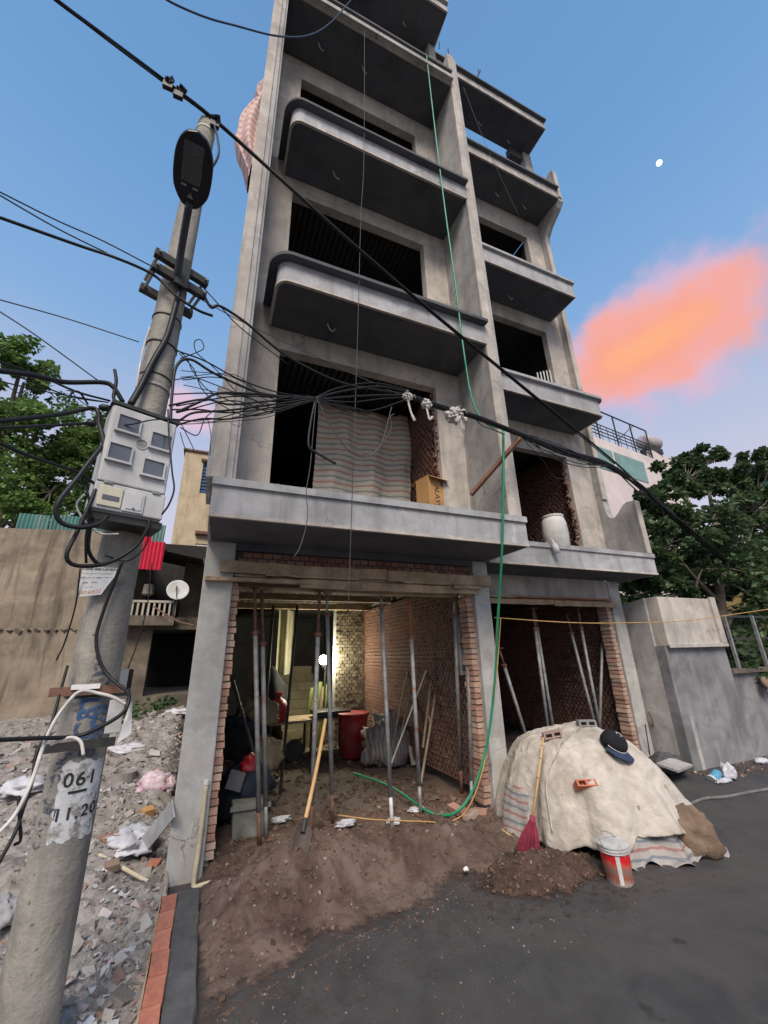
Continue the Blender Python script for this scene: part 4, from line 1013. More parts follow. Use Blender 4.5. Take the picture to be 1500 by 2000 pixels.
MB().box(-.022, .060, -.038, -.0345, -.318, -.222, QB).build('door_panel', meter_w, mbx, bevel=.003)
MB().lathe([(.005, 0), (.005, .004)], QB @ Vector((.02, -.0385, -.312)), 8, QB.to_3x3() @ Matrix.Rotation(R(90), 3, 'X')).build('door_lock', black_pl, mbx)
for x in (-.13, .13): MB().box(x - .022, x + .022, -.032, -.0245, -.184, -.166, QB).build('hinge', steel, mbx)
# flyer
fl = thing('torn_flyer', 'torn white advertising flyer with printed phone number stuck on the pole', 'flyer', (-0.652, 2.84, 2.28))
F0, F1, F2, F3 = [Vector(v) for v in [(-0.741, 2.845, 2.381), (-0.555, 2.845, 2.379), (-0.739, 2.845, 2.201), (-0.586, 2.845, 2.223)]]
def fpt(u, v, off=0.0):
    p = F0.lerp(F1, u).lerp(F2.lerp(F3, u), v); return Vector((p.x, p.y - .012 * u * u - off - .03 * max(0, u + v - 1.5) ** 2, p.z))
MB().sheet(lambda u, v: fpt(u * (1 - .30 * max(0, v - .25)), v), 12, 10).build('sheet', paper, fl, solid=.001)
def flyer_text(body, size, u, v, mat, bold=0.0, sp=1.0):
    me = text_mesh('print', body, size, mat, sp, bold); W_, H_ = (F1 - F0).length, (F2 - F0).length
    for q in me.vertices: q.co = fpt(u + q.co.x / W_, v - q.co.y / H_, .002)
    o = bpy.data.objects.new('print', me); COL.objects.link(o); attach(o, fl)
flyer_text('TỔNG ĐÀI LẮP ĐẶT', .0205, .48, .085, ink_f, .0005)
flyer_text('TRUYỀN HÌNH CÁP  CÁP QUANG INTERNET', .0078, .46, .24, ink_f); flyer_text('MIỄN PHÍ LẮP ĐẶT', .0125, .28, .385, ink_fb); flyer_text('TẶNG MODEM WIFI', .009, .70, .385, ink_fb)
flyer_text('ADSL', .013, .16, .55, ink_f); flyer_text('FTTH', .013, .42, .55, ink_f); flyer_text('liên hệ ngay', .009, .30, .70, ink_fb); flyer_text('097.415.22', .029, .38, .885, ink_r, .0005)
# notice cards hung from the lower bracket
o = MB().sheet(lambda u, v: [(1 - v) * a + v * b for a, b in zip(Vector((-0.36, 2.74, 1.642)).lerp(Vector((-0.351, 2.72, 1.633)), u), Vector((-0.392, 2.74, 1.439)).lerp(Vector((-0.332, 2.74, 1.481)), u))], 6, 6).build('hanging_card', paper, solid=.002)
tag(o, 'blank white pointed card dangling beside the pole', 'card')
o = MB().box(.09, .165, -.149, -.140, 1.47, 1.64, Q).build('notice_plate', M('grey_card', (.50, .50, .48), (.38, .38, .36)), bevel=.003); tag(o, 'pale grey plate clamped to the pole between two flat bars', 'plate')
o = MB().box(-.10, .03, -.176, -.1655, 1.705, 1.73, Q).build('paper_strip', paper); tag(o, 'thin torn paper strip on the rusty flat bar of the pole', 'paper')
# street lamp
lamp = thing('street_lamp', 'black oval street lamp head on a short arm near the pole top', 'street lamp', (-0.565, 2.85, 4.749))
neck, tip = Vector((-0.498, 2.45, 5.045)), Vector((-0.443, 1.98, 5.164))
ld = (tip - neck); Ll = ld.length; ldn = ld.normalized(); sidev = ldn.cross(Vector((0, 0, 1))).normalized(); upv = sidev.cross(ldn)
LQ = Matrix((sidev.to_4d(), ldn.to_4d(), upv.to_4d(), (0, 0, 0, 1))).transposed(); LQ.translation = neck; LQ[3][0] = LQ[3][1] = LQ[3][2] = 0; LQ[0][3], LQ[1][3], LQ[2][3] = neck
def oval(t):   # half width along the head
    return .125 * (min(1, max(0, 1 - abs(2 * t - 1) ** 2.6)) ** .5) * (1.0 if t > .25 else .86 + .56 * t)
prof = [i / 24 for i in range(25)]
poly = [(oval(t), t * Ll) for t in prof] + [(-oval(t), t * Ll) for t in prof[::-1][1:-1]]
mb = MB(); mb.prism(poly, -.01, .035, lambda a, b, c: LQ @ Vector((a, b, c))); mb.build('housing', M('lamp_black', (.012, .014, .022), None, 4, .4, .05), lamp, bevel=.01)
mb = MB(); mb.prism([(a * .82, Ll * .5 + (b - Ll * .5) * .86) for a, b in poly], .0351, .075, lambda a, b, c: LQ @ Vector((a, b, c))); mb.build('top_cover', bpy.data.materials['lamp_black'], lamp, bevel=.012)
MB().box(-.055, .07, Ll * .36, Ll * .86, -.016, -.0101, LQ).build('lens', M('lamp_lens', (.07, .07, .085), (.05, .05, .06), 3, .25, 0, spec=.6), lamp)
mb = MB()
for i in range(4):
    for j in range(8): mb.box(-.048 + i * .029, -.030 + i * .029, Ll * (.375 + j * .06), Ll * (.375 + j * .06) + .018, -.0185, -.0161, LQ)
stuff(mb.build('led_chips', M('led_chip', (.10, .10, .10)), lamp))
for x0 in (-.045, .03): MB().box(x0, x0 + .035, Ll * .30, Ll * .325, -.020, -.0101, LQ).build('clip', steel, lamp)
MB().prism([(-.022, Ll * .16), (.022, Ll * .16), (0, Ll * .235)], -.0135, -.0102, lambda a, b, c: LQ @ Vector((a, b, c))).build('warning_mark', steel, lamp)
arm = [Vector(v) for v in [(-0.565, 2.86, 4.72), (-0.537, 2.66, 4.923), (-0.503, 2.46, 5.033), (-0.491, 2.4, 5.033)]]
MB().tube(catmull(arm), .027, 10).build('arm', M('arm_steel', (.05, .055, .07), None, 4, .45), lamp, smooth=True)
MB().box(-.05, .05, -.19, -.166, 4.68, 4.97, Q2).build('arm_plate', steel_dk, lamp)
wire('lamp_lead', [(-0.546, 2.92, 6.991), (-0.469, 2.85, 6.671), (-0.421, 2.8, 6.345), (-0.436, 2.7, 5.986), (-0.454, 2.6, 5.777)], .011, black_pl, parent=lamp)

# ================================================================ overhead cables
def W(pts, r, label, mat=black_pl, name='overhead_cable', group=None, cat='cable'): return wire(name, pts, r, mat, label, cat, group)
mcb = W([(-1.711, 2.25, 6.509), (-1.569, 2.3, 6.485), (-1.303, 2.5, 6.699), (-0.943, 2.75, 6.951), (-0.501, 2.93, 7.019), (0.237, 3.05, 6.7), (1.114, 3.2, 6.344), (2.3, 3.4, 5.913), (3.644, 3.7, 5.594), (6.149, 4.2, 4.896), (7.765, 4.6, 4.45), (11.121, 5.6, 4.027), (14.353, 6.6, 3.518)], .017, 'thick black main cable crossing diagonally over the pole top and facade')
W([(-1.706, 2.3, 6.551), (-1.298, 2.5, 6.672), (-0.941, 2.76, 6.932), (-0.527, 2.95, 7.037), (0.239, 3.07, 6.707), (1.121, 3.22, 6.339), (2.31, 3.42, 5.902), (3.658, 3.72, 5.576), (6.166, 4.22, 4.869)], .010, 'thinner black cable twisted alongside the thick main cable', name='overhead_cable')
rk = random.Random(9)
for i, (px, t) in enumerate(zip([(-0.921, 2.74, 6.949), (-0.834, 2.77, 6.937), (-0.515, 2.9, 6.968)], (0, 1, 2))):
    p = Vector(px); mb = MB()
    for k in range(4): mb.chunk(p + Vector((rk.uniform(-.03, .03), rk.uniform(-.02, .02), rk.uniform(-.04, .04))), .028, rk, .8)
    mb.box(p.x - .04, p.x + .04, p.y - .02, p.y + .02, p.z - .10, p.z - .03)
    tag(mb.build('cable_clamp', black_pl), ('ragged black clamp on the main cable, leftmost of three', 'black clamp on the main cable, middle of three', 'black clamp tying the main cable to the pole top')[i], 'clamp', 'clamps on the main cable')
W([(-1.235, 2.7, 8.23), (-1.123, 2.8, 8.363), (-0.825, 2.95, 8.763), (-0.533, 3.1, 9.267), (-0.054, 3.3, 10.013), (0.376, 3.45, 10.821), (0.744, 3.55, 11.836), (1.179, 3.65, 13.454)], .011, 'dark blue sagging wire at the top edge of the picture', M('blue_grey_wire', (.03, .06, .11)))
W([(-1.548, 2.5, 4.478), (-1.179, 2.7, 4.644), (-0.944, 2.75, 4.679), (-0.718, 2.82, 4.692), (-0.54, 2.84, 4.568), (-0.384, 2.86, 4.505), (-0.27, 2.9, 4.522)], .011, 'black service wire from the left edge to the lamp bracket')
W([(-1.6, 2.5, 4.697), (-1.308, 2.65, 4.757), (-1.064, 2.75, 4.806), (-0.737, 2.85, 4.8)], .005, 'upper of two hair-thin wires reaching the lamp bracket'); W([(-1.595, 2.5, 4.676), (-1.294, 2.65, 4.688), (-1.009, 2.74, 4.689)], .005, 'lower of two hair-thin wires reaching the lamp bracket')
W([(-1.4, 2.5, 3.861), (-1.11, 2.7, 3.996), (-0.719, 2.85, 4.059)], .004, 'faint thin wire crossing the open sky left of the pole', grey_cab); W([(-1.387, 2.5, 3.804), (-1.188, 2.6, 3.74), (-0.877, 2.75, 3.606)], .004, 'faint thin wire slanting down towards the meter box', grey_cab)
W([(-0.434, 2.95, 4.898), (-0.23, 2.98, 4.722), (-0.047, 3, 4.568), (0.379, 3.1, 4.39)], .005, 'thin wire leaving the lamp bracket to the right')
W([(-0.378, 2.93, 4.772), (-0.297, 2.95, 4.655), (-0.228, 2.95, 4.693), (-0.01, 3, 4.638), (0.374, 3.1, 4.476), (0.896, 3.2, 4.406), (1.364, 3.27, 4.475), (1.753, 3.32, 4.558)], .012, 'black looping wire from the lamp bracket down to the rag wrapping')
W([(-0.453, 2.95, 4.734), (-0.009, 3, 4.627), (0.57, 3.15, 4.62), (1.128, 3.25, 4.57), (1.678, 3.3, 4.492)], .004, 'hair-thin wire just above the looping wire', grey_cab)
# tangle between pole and wrapped bundle
TG = 'cables of the tangle between pole and balcony'
for i, (y0, y1, r) in enumerate(((690, 728, .006), (684, 705, .004), (760, 752, .011), (800, 765, .010), (812, 790, .008), (822, 800, .006), (838, 812, .007), (848, 822, .009), (790, 778, .005), (706, 745, .004), (775, 800, .004))):
    mid_y = (y1 + 778) / 2 + rk.uniform(-6, 6)
    if i == 2: pts = [(-0.417, 2.8, 3.391), (-0.444, 2.82, 3.652), (-0.453, 2.85, 3.921), (-0.373, 2.88, 4.031), (-0.191, 2.92, 3.979), (0.133, 3, 3.949), (0.394, 3.06, 4.005), (0.657, 3.12, 4.095)]
    elif i == 3: pts = [(-0.393, 2.8, 3.501), (-0.264, 2.87, 3.664), (-0.135, 2.92, 3.81), (0.135, 3, 3.924), (0.395, 3.06, 3.999), (0.657, 3.12, 4.084)]
    elif i == 7: pts = [(-0.362, 2.8, 3.445), (-0.285, 2.85, 3.553), (-0.081, 2.9, 3.65), (0.226, 3.02, 3.848), (0.657, 3.12, 4.095)]
    else:
        TT = {0: [(-0.471, 2.85, 4.059), (-0.275, 2.9, 4.062), (0.003, 2.98, 4.017), (0.348, 3.06, 4.03), (0.656, 3.12, 4.106)], 1: [(-0.473, 2.85, 4.072), (-0.402, 2.9, 4.048), (-0.332, 2.9, 3.924), (-0.172, 2.95, 3.811), (0.229, 3.03, 3.815), (0.657, 3.12, 4.084)],
              4: [(-0.447, 2.8, 3.543), (-0.233, 2.88, 3.702), (-0.051, 2.93, 3.732), (0.224, 3.03, 3.895), (0.657, 3.12, 4.1)], 5: [(-0.427, 2.8, 3.514), (-0.257, 2.88, 3.605), (-0.044, 2.93, 3.659), (0.269, 3.03, 3.845), (0.657, 3.12, 4.078)],
              6: [(-0.379, 2.8, 3.399), (-0.231, 2.88, 3.531), (-0.039, 2.94, 3.61), (0.272, 3.03, 3.81), (0.657, 3.12, 4.089)], 8: [(-0.432, 2.82, 3.656), (-0.257, 2.88, 3.751), (-0.061, 2.94, 3.833), (0.262, 3.03, 3.946), (0.656, 3.12, 4.106)],
              9: [(-0.451, 2.85, 4.041), (-0.345, 2.9, 3.968), (-0.263, 2.9, 3.8), (-0.125, 2.94, 3.721), (0.151, 3, 3.718), (0.658, 3.12, 4.073)], 10: [(-0.451, 2.84, 3.79), (-0.325, 2.88, 3.873), (-0.142, 2.94, 3.884), (0.267, 3.03, 3.875), (0.658, 3.12, 4.067)]}
        pts = TT[i]
    W(pts, r, 'black cable of the tangle between the meter box and the striped curtain', name='tangled_cable', group=TG)
for i, pts in enumerate(([(0.657, 3.12, 4.095), (0.95, 3.2, 4.306), (1.36, 3.26, 4.512), (1.744, 3.3, 4.569)], [(0.657, 3.12, 4.084), (1.004, 3.2, 4.253), (1.358, 3.26, 4.403), (1.71, 3.3, 4.52)], [(0.657, 3.12, 4.1), (0.898, 3.2, 4.328), (1.303, 3.26, 4.542), (1.745, 3.3, 4.596)], [(0.657, 3.12, 4.078), (1.057, 3.2, 4.207), (1.416, 3.26, 4.379), (1.74, 3.3, 4.501)], [(0.658, 3.12, 4.061), (1.11, 3.2, 4.131), (1.326, 3.26, 4.22), (1.74, 3.3, 4.487)])):
    W(pts, .010 if i < 2 else .007, 'black cable running from the tangle into the rag-wrapped bundle', name='tangled_cable', group='cables entering the wrapped bundle')
BP = [Vector(v) for v in [(1.679, 3.3, 4.525), (2.145, 3.33, 4.492), (2.67, 3.38, 4.506), (3.417, 3.45, 4.451), (4.381, 3.7, 4.519), (5.709, 4, 4.652), (7.375, 4.5, 4.573), (8.95, 5, 4.31), (12.189, 6, 3.861), (14.968, 6.8, 3.424)]]
for i in range(7):
    a = i / 7 * 6.283
    pts = [p + Vector((0, math.cos(a + k * 1.1), math.sin(a + k * 1.1))) * (.022 if k < 4 else .03 + .012 * rk.random()) for k, p in enumerate(BP)]
    W(pts, .012, 'black strand of the thick cable bundle strung along the facade', name='bundle_strand', group='strands of the facade cable bundle')
for i, pts in enumerate(([(3.411, 3.45, 4.412), (3.974, 3.6, 4.393), (4.766, 3.8, 4.444), (5.77, 4, 4.662)], [(3.492, 3.45, 4.406), (4.046, 3.6, 4.305), (4.858, 3.8, 4.4), (5.767, 4, 4.652)], [(3.547, 3.45, 4.478), (4.191, 3.6, 4.545), (5.007, 3.8, 4.571), (5.773, 4, 4.672)], [(3.375, 3.45, 4.442), (3.852, 3.6, 4.233), (4.098, 3.7, 4.089), (4.521, 3.8, 4.133)], [(5.963, 4.1, 4.693), (6.663, 4.3, 4.498), (7.611, 4.6, 4.431), (9.089, 5.1, 4.263)])):
    W(pts, (.006, .006, .006, .005, .012)[i], 'loose thin strand sagging under the bundle near the slanting plank' if i < 4 else 'black strand bowing below the bundle towards the dark tree', name='loose_strand', group='loose strands under the bundle' if i < 4 else None)
W([(3.1, 3.42, 4.384), (2.895, 3.4, 4.402), (2.748, 3.4, 4.428), (2.635, 3.38, 4.519)], .008, 'grey wire curl hanging below the rag on the bundle', grey_cab)
W([(0.658, 3.12, 4.056), (0.625, 3.12, 3.804), (0.62, 3.12, 3.595), (0.7, 3.12, 3.534), (0.864, 3.1, 3.447)], .011, 'short cut black cable end dangling in front of the curtain')
W([(0.668, 3.12, 4.053), (0.657, 3.13, 3.764), (0.645, 3.14, 3.409), (0.622, 3.15, 3.168), (0.642, 3.15, 2.985), (0.628, 3.15, 2.826), (0.589, 3.15, 2.671), (0.551, 3.15, 2.597)], .004, 'thin looped wire hanging in front of the first floor slab', grey_cab)
W([(0.682, 3.12, 4.073), (0.817, 3.15, 3.863), (1.002, 3.18, 3.656), (1.187, 3.2, 3.624), (1.358, 3.22, 3.817), (1.496, 3.25, 4.285)], .005, 'drooping grey wire loop before the striped curtain, the longer of two', grey_cab)
W([(1.11, 3.2, 3.632), (1.239, 3.2, 3.644), (1.415, 3.22, 3.886), (1.476, 3.22, 4.047), (1.461, 3.22, 4.134), (1.509, 3.22, 4.188)], .004, 'drooping grey wire loop before the striped curtain, the shorter of two', grey_cab)
W([(1.423, 3.72, 12.724), (1.39, 3.72, 9.156), (1.334, 3.72, 7.752), (1.293, 3.72, 6.03), (1.242, 3.72, 4.156), (1.221, 3.72, 3.473), (1.194, 3.75, 2.236)], .004, 'thin plumb line hanging down the middle of the left facade', grey_cab, 'plumb_line', cat='line')
W([(4.381, 4.55, 15.229), (4.72, 4.55, 13.622), (5.118, 4.6, 12.456), (5.531, 4.62, 11.232)], .004, 'thin line stretched across the upper balconies of the right townhouse', grey_cab, 'plumb_line', cat='line')
W([(3.606, 4.68, 2.289), (4.39, 4.6, 2.24), (5.171, 4.5, 2.209), (6.003, 4.3, 2.207), (7.07, 4.2, 2.245), (9.132, 4.1, 2.44), (9.847, 4.1, 2.518)], .007, 'pale orange rope stretched across the right shopfront and boundary wall', orange_c, 'rope', cat='rope')
# thick cables left of the pole
for pts, r, lab in (([(-1.182, 2.3, 3.257), (-1.085, 2.45, 3.365), (-0.988, 2.6, 3.451), (-0.831, 2.7, 3.563), (-0.77, 2.72, 3.553), (-0.706, 2.74, 3.47)], .021, 'thickest black cable entering the meter box from the left edge'),
    ([(-1.113, 2.3, 2.966), (-1.027, 2.45, 3.099), (-0.934, 2.6, 3.243), (-0.848, 2.68, 3.35), (-0.806, 2.68, 3.326), (-0.785, 2.68, 3.241), (-0.741, 2.66, 3.137), (-0.722, 2.66, 3.045)], .019, 'thick black cable rising slightly towards the left side of the meter box'),
    ([(-1.105, 2.3, 2.933), (-0.974, 2.45, 3.06), (-0.872, 2.6, 3.183), (-0.813, 2.66, 3.238)], .013, 'black cable ending in a grey junction left of the meter box'),
    ([(-1.198, 2.3, 3.323), (-1.061, 2.5, 3.398), (-0.921, 2.62, 3.412), (-0.771, 2.72, 3.449)], .009, 'middle black wire sloping down to the top of the meter box'),
    ([(-1.19, 2.3, 3.287), (-1.098, 2.5, 3.353), (-0.939, 2.62, 3.371), (-0.778, 2.72, 3.435)], .006, 'thin black wire just below the middle sloping wire'),
    ([(-1.17, 2.3, 3.204), (-1.017, 2.5, 3.305), (-0.805, 2.7, 3.423)], .005, 'thin wire passing in front of the left tree crown'),
    ([(-1.043, 2.2, 2.829), (-0.96, 2.35, 2.839), (-0.885, 2.45, 2.849), (-0.797, 2.55, 2.857), (-0.728, 2.65, 2.836)], .012, 'black cable sloping down across the left tree to the box'),
    ([(-0.732, 2.66, 3.103), (-0.756, 2.6, 2.975), (-0.789, 2.55, 2.817), (-0.821, 2.5, 2.671), (-0.826, 2.5, 2.597), (-0.792, 2.52, 2.544), (-0.711, 2.55, 2.538), (-0.647, 2.6, 2.584), (-0.628, 2.64, 2.642)], .018, 'heavy black cable looping out left below the meter box'),
    ([(-0.725, 2.66, 3.062), (-0.707, 2.64, 2.884), (-0.716, 2.6, 2.69), (-0.737, 2.58, 2.515), (-0.752, 2.56, 2.394), (-0.731, 2.58, 2.344), (-0.666, 2.62, 2.34), (-0.577, 2.68, 2.381), (-0.479, 2.72, 2.483), (-0.43, 2.72, 2.6), (-0.426, 2.72, 2.667)], .015, 'long black cable looping under the meter box, lowest of the loops'),
    ([(-0.705, 2.66, 2.633), (-0.7, 2.66, 2.526), (-0.691, 2.68, 2.442), (-0.66, 2.72, 2.39), (-0.624, 2.74, 2.372)], .014, 'black cable bend hugging the left side of the pole'),
    ([(-0.792, 2.6, 2.838), (-0.742, 2.6, 2.765), (-0.71, 2.62, 2.651), (-0.706, 2.64, 2.505), (-0.689, 2.68, 2.368)], .010, 'thin black cable crossing behind the heavy loop'),
    ([(-0.788, 2.72, 3.692), (-0.764, 2.72, 3.604), (-0.758, 2.72, 3.484), (-0.74, 2.72, 3.449)], .015, 'short upright black cable stub above the meter box'),
    ([(-0.543, 2.82, 2.422), (-0.575, 2.84, 2.253), (-0.595, 2.84, 2.104), (-0.601, 2.84, 1.976), (-0.567, 2.83, 1.865), (-0.514, 2.82, 1.782), (-0.438, 2.78, 1.72), (-0.382, 2.74, 1.684), (-0.365, 2.7, 1.646), (-0.38, 2.68, 1.589), (-0.461, 2.68, 1.534), (-0.563, 2.68, 1.496), (-0.707, 2.6, 1.512), (-0.844, 2.5, 1.532)], .013, 'black cable snaking down the pole and off to the left'),
    ([(-0.742, 2.8, 2.359), (-0.737, 2.85, 2.16), (-0.759, 2.9, 1.965), (-0.779, 2.9, 1.856)], .006, 'thin dark wire hanging straight left of the flyer'),
    ([(-0.712, 2.86, 1.828), (-0.708, 2.82, 1.701), (-0.699, 2.75, 1.539), (-0.717, 2.7, 1.436), (-0.695, 2.65, 1.317), (-0.692, 2.6, 1.23), (-0.687, 2.55, 1.16), (-0.712, 2.5, 1.049)], .010, 'dark cable running down left of the pole to the ground'),
    ([(-0.721, 2.6, 1.283), (-0.691, 2.58, 1.198), (-0.67, 2.58, 1.12), (-0.683, 2.56, 1.11)], .009, 'short dark cable end knotted by the whitewashed number'),
    ([(-0.444, 2.85, 2.654), (-0.44, 2.85, 2.535), (-0.523, 2.86, 2.432), (-0.651, 2.87, 2.458)], .006, 'thin wire crossing the pole just below the box'),
    ([(-0.962, 7, 3.255), (-0.922, 7, 2.633), (-0.961, 7, 2.12), (-1.027, 7, 1.74)], .012, 'thin wire hanging in front of the old house')):
    W(pts, r * .74, lab, name='service_cable')
W([(-0.378, 2.72, 1.625), (-0.441, 2.72, 1.663), (-0.508, 2.72, 1.685), (-0.59, 2.7, 1.703), (-0.635, 2.68, 1.647), (-0.666, 2.66, 1.566), (-0.681, 2.64, 1.475), (-0.684, 2.6, 1.338), (-0.702, 2.55, 1.227), (-0.74, 2.5, 1.166)], .009, 'white cable arching from the rusty bar down to the left', white_cab, 'service_cable')
W([(-0.751, 2.6, 2.748), (-0.775, 2.6, 2.683), (-0.742, 2.62, 2.616), (-0.679, 2.66, 2.559), (-0.643, 2.68, 2.543), (-0.567, 2.7, 2.556)], .006, 'thin white wire end sticking out below the meter box', white_cab, 'service_cable')
W([(-0.66, 2.66, 1.47), (-0.619, 2.66, 1.488), (-0.575, 2.66, 1.495), (-0.536, 2.66, 1.47), (-0.514, 2.66, 1.412)], .008, 'white torn tie on the lower flat bar', white_cab, 'service_cable')
for lab, pts in (('black insulator clamp on the cable left of the box, upper one', [(-0.804, 2.66, 3.352), (-0.745, 2.66, 3.362)]), ('grey insulator clamp on the cable left of the box, lower one', [(-0.841, 2.64, 3.217), (-0.791, 2.64, 3.228)])):
    tag(MB().tube(catmull(pts, 6), [.012, .02, .024, .024, .022, .02, .014], 8).build('cable_joint', black_pl, smooth=True), lab, 'cable joint', 'cable joints left of the box')
rk2 = random.Random(31)
LOOPS = [[(-0.44, 2.86, 4.004), (-0.353, 2.88, 4.096), (-0.295, 2.88, 4.165), (-0.325, 2.88, 4.236), (-0.366, 2.88, 4.202), (-0.337, 2.9, 4.118), (-0.198, 2.95, 4.049), (0.018, 3, 3.869)], [(-0.369, 2.8, 3.443), (-0.287, 2.83, 3.311), (-0.251, 2.83, 3.236), (-0.305, 2.83, 3.246), (-0.352, 2.82, 3.355)], [(-0.354, 2.8, 3.384), (-0.245, 2.84, 3.367), (-0.212, 2.86, 3.523), (-0.153, 2.88, 3.63)], [(-0.196, 2.86, 3.54), (-0.156, 2.86, 3.396), (-0.144, 2.86, 3.23)], [(-0.436, 2.72, 3.462), (-0.397, 2.68, 3.248), (-0.341, 2.66, 2.986), (-0.313, 2.66, 2.865), (-0.327, 2.66, 2.759), (-0.359, 2.68, 2.695)], [(-0.723, 2.66, 3.28), (-0.696, 2.66, 3.317), (-0.706, 2.66, 3.247), (-0.595, 2.62, 3.255), (-0.486, 2.6, 3.298), (-0.35, 2.7, 3.388)], [(-0.972, 2.62, 3.41), (-0.946, 2.62, 3.406), (-0.919, 2.62, 3.376), (-0.866, 2.66, 3.352), (-0.789, 2.68, 3.353)], [(-0.939, 2.6, 3.321), (-0.937, 2.6, 3.384), (-0.901, 2.6, 3.4), (-0.862, 2.66, 3.36)]]
for i, pts in enumerate(LOOPS):
    W(pts, (.004, .003, .004, .003, .006, .005, .003, .006)[i], ('curled thin wire right of the pole above the box', 'small wire curl beside the right edge of the box', 'wire crossing the pink cloud patch', 'fine wire falling towards the beige building', 'black wire hanging down over the right windows of the box', 'dark wire drawn across the upper windows of the box', 'fine wire left of the box, upper', 'crooked wire end left of the box')[i], name='stray_wire', mat=black_pl)
for i in range(9):      # fine telephone wires of the tangle
    t0 = rk2.uniform(0, 1); p0_ = Vector((-.43 + .05 * rk2.random(), 2.86, 3.42 + .5 * t0)); p3_ = Vector((0.657, 3.12, 4.089)) + Vector((rk2.uniform(-.1, .1), 0, rk2.uniform(-.03, .03)))
    p1_ = p0_.lerp(p3_, .3) + Vector((rk2.uniform(-.05, .1), rk2.uniform(-.05, .05), rk2.uniform(-.16, .12))); p2_ = p0_.lerp(p3_, .66) + Vector((0, rk2.uniform(-.05, .05), rk2.uniform(-.12, .06)))
    W([p0_, p1_, p2_, p3_, p3_ + Vector((rk2.uniform(.3, .7), .1, rk2.uniform(-.02, .06)))], rk2.choice((.003, .004, .005)), 'fine black wire of the tangle between the pole and the curtain', name='tangled_wire', group='fine wires of the tangle')
for i in range(9):
    k0 = rk2.randint(3, 6); a_p = BP[k0] + Vector((rk2.uniform(-.1, .1), 0, 0)); b_p = BP[k0 + 1]
    W([a_p, a_p.lerp(b_p, .35) + Vector((0, -.02, -rk2.uniform(.02, .14))), a_p.lerp(b_p, .7) + Vector((0, -.03, -rk2.uniform(.02, .12))), b_p], rk2.choice((.004, .005, .007)), 'fine slack wire hanging under the bundle beyond the slanting plank', name='slack_wire', group='slack wires under the bundle')
# rags round the bundle
for i, (p, s, n) in enumerate((((1.705, 3.28, 4.485), 0.045, 12), ((1.941, 3.3, 4.457), 0.05, 12), ((2.329, 3.33, 4.418), 0.085, 30))):
    p = Vector(p); g = thing('rag', ('frayed white rag knot on the bundle, leftmost of three, with a long tail', 'white rag knot on the bundle, middle of three', 'big white rag ball on the bundle, right of three')[i], 'rag', tuple(p - Vector((0, 0, s))), 'rags tied round the cable bundle')
    def rg(u, v, s=s, p=p, i=i):
        a, b = 2 * math.pi * u, math.pi * (v * .98 + .01); d = Vector((math.sin(b) * math.cos(a), math.sin(b) * math.sin(a), math.cos(b)))
        k = 1 + .55 * noise.fractal(d * 2.4 + Vector((i * 7, 0, 0)), 1, 2, 4); return p + Vector((d.x * 1.15, d.y, d.z)) * s * k
    MB().sheet(rg, 26, 16).build('knot', rag_m, g)
    for k in range(n // 4):
        d0 = Vector((rk2.uniform(-1, 1), rk2.uniform(-1, 0), rk2.uniform(-1, .6))) * s; d1 = d0 + Vector((rk2.uniform(-.8, .8), rk2.uniform(-.4, 0), rk2.uniform(-1.5, .2))) * s
        w_ = Vector((rk2.uniform(-1, 1), -.3, rk2.uniform(-.4, .4))).normalized() * s * .22
        MB().sheet(lambda u, v: p + d0.lerp(d1, v) + w_ * (u - .5) * 2 + Vector((0, -.3 * s * math.sin(v * 3), .25 * s * math.sin(v * 3 + u))), 3, 6).build('strip', rag_m, g, solid=.003)
    if i < 2: MB().tube(catmull([p, p + Vector((.0, -.02, -.10)), p + Vector((.02, -.02, -.2)), p + Vector((.06, -.02, -.30 + .14 * i))], 6), [.012] * 15 + [.016] * 4, 5).build('tail', rag_m, g)

# ================================================================ steel props
def prop(bot, top, label, split=.78, r=.026, rustlow=.12, hi_m=None, lo_m=None, group='steel props under the shop lintels'):
    b, t = Vector(bot), Vector(top); d = t - b
    g = thing('steel_prop', label, 'steel prop', bot, group)
    s = b + d * split; l = b + d * rustlow
    MB().tube([l, s], r, 9).build('outer_tube', steel, g, smooth=True)
    MB().tube([s - d.normalized() * .02, t], r * .72, 8).build('inner_tube', hi_m or rust, g, smooth=True)
    MB().tube([b, l], r * .8, 8).build('lower_sleeve', lo_m or rust, g, smooth=True)
    MB().tube([s - d.normalized() * .03, s + d.normalized() * .02], r * 1.35, 9).build('collar', rust, g)
    n_ = Vector((1, 0, 0)); MB().tube([s - n_ * .055, s + n_ * .055], .007, 5).build('pin', rust, g)
    MB().box(t.x - .05, t.x + .05, t.y - .05, t.y + .05, t.z - .012, t.z).build('head_plate', rust, g)
    MB().box(b.x - .06, b.x + .06, b.y - .06, b.y + .06, b.z, b.z + .01).build('foot_plate', rust, g)
    return g
PR = [((0.682, 4.988, 0.06), (0.416, 4.92, 2.625)), ((0.766, 5.141, 0.06), (0.51, 5.02, 2.607)), ((1.172, 4.879, 0.08), (1.193, 4.92, 2.592)), ((1.49, 5.188, 0.07), (1.311, 5.02, 2.584)), ((2.053, 4.821, 0.05), (2.016, 4.92, 2.56)), ((2.505, 5.015, 0.06), (2.442, 4.95, 2.556)), ((3.32, 5.404, 0.06), (3.186, 5, 2.555)), ((3.126, 4.883, 0.06), (3.362, 4.95, 2.553))]
LB = ('rust-brown steel prop nearest the left brick jamb', 'grey steel prop standing right beside the rust-brown one', 'steel prop with rusty head behind the long-handled shovel', 'grey steel prop just right of the shovel handle', 'thin steel prop with whitewashed foot in the middle of the opening',
      'steel prop with orange inner tube near the brick wall', 'second steel prop from the right brick jamb', 'grey steel prop closest to the right brick jamb')
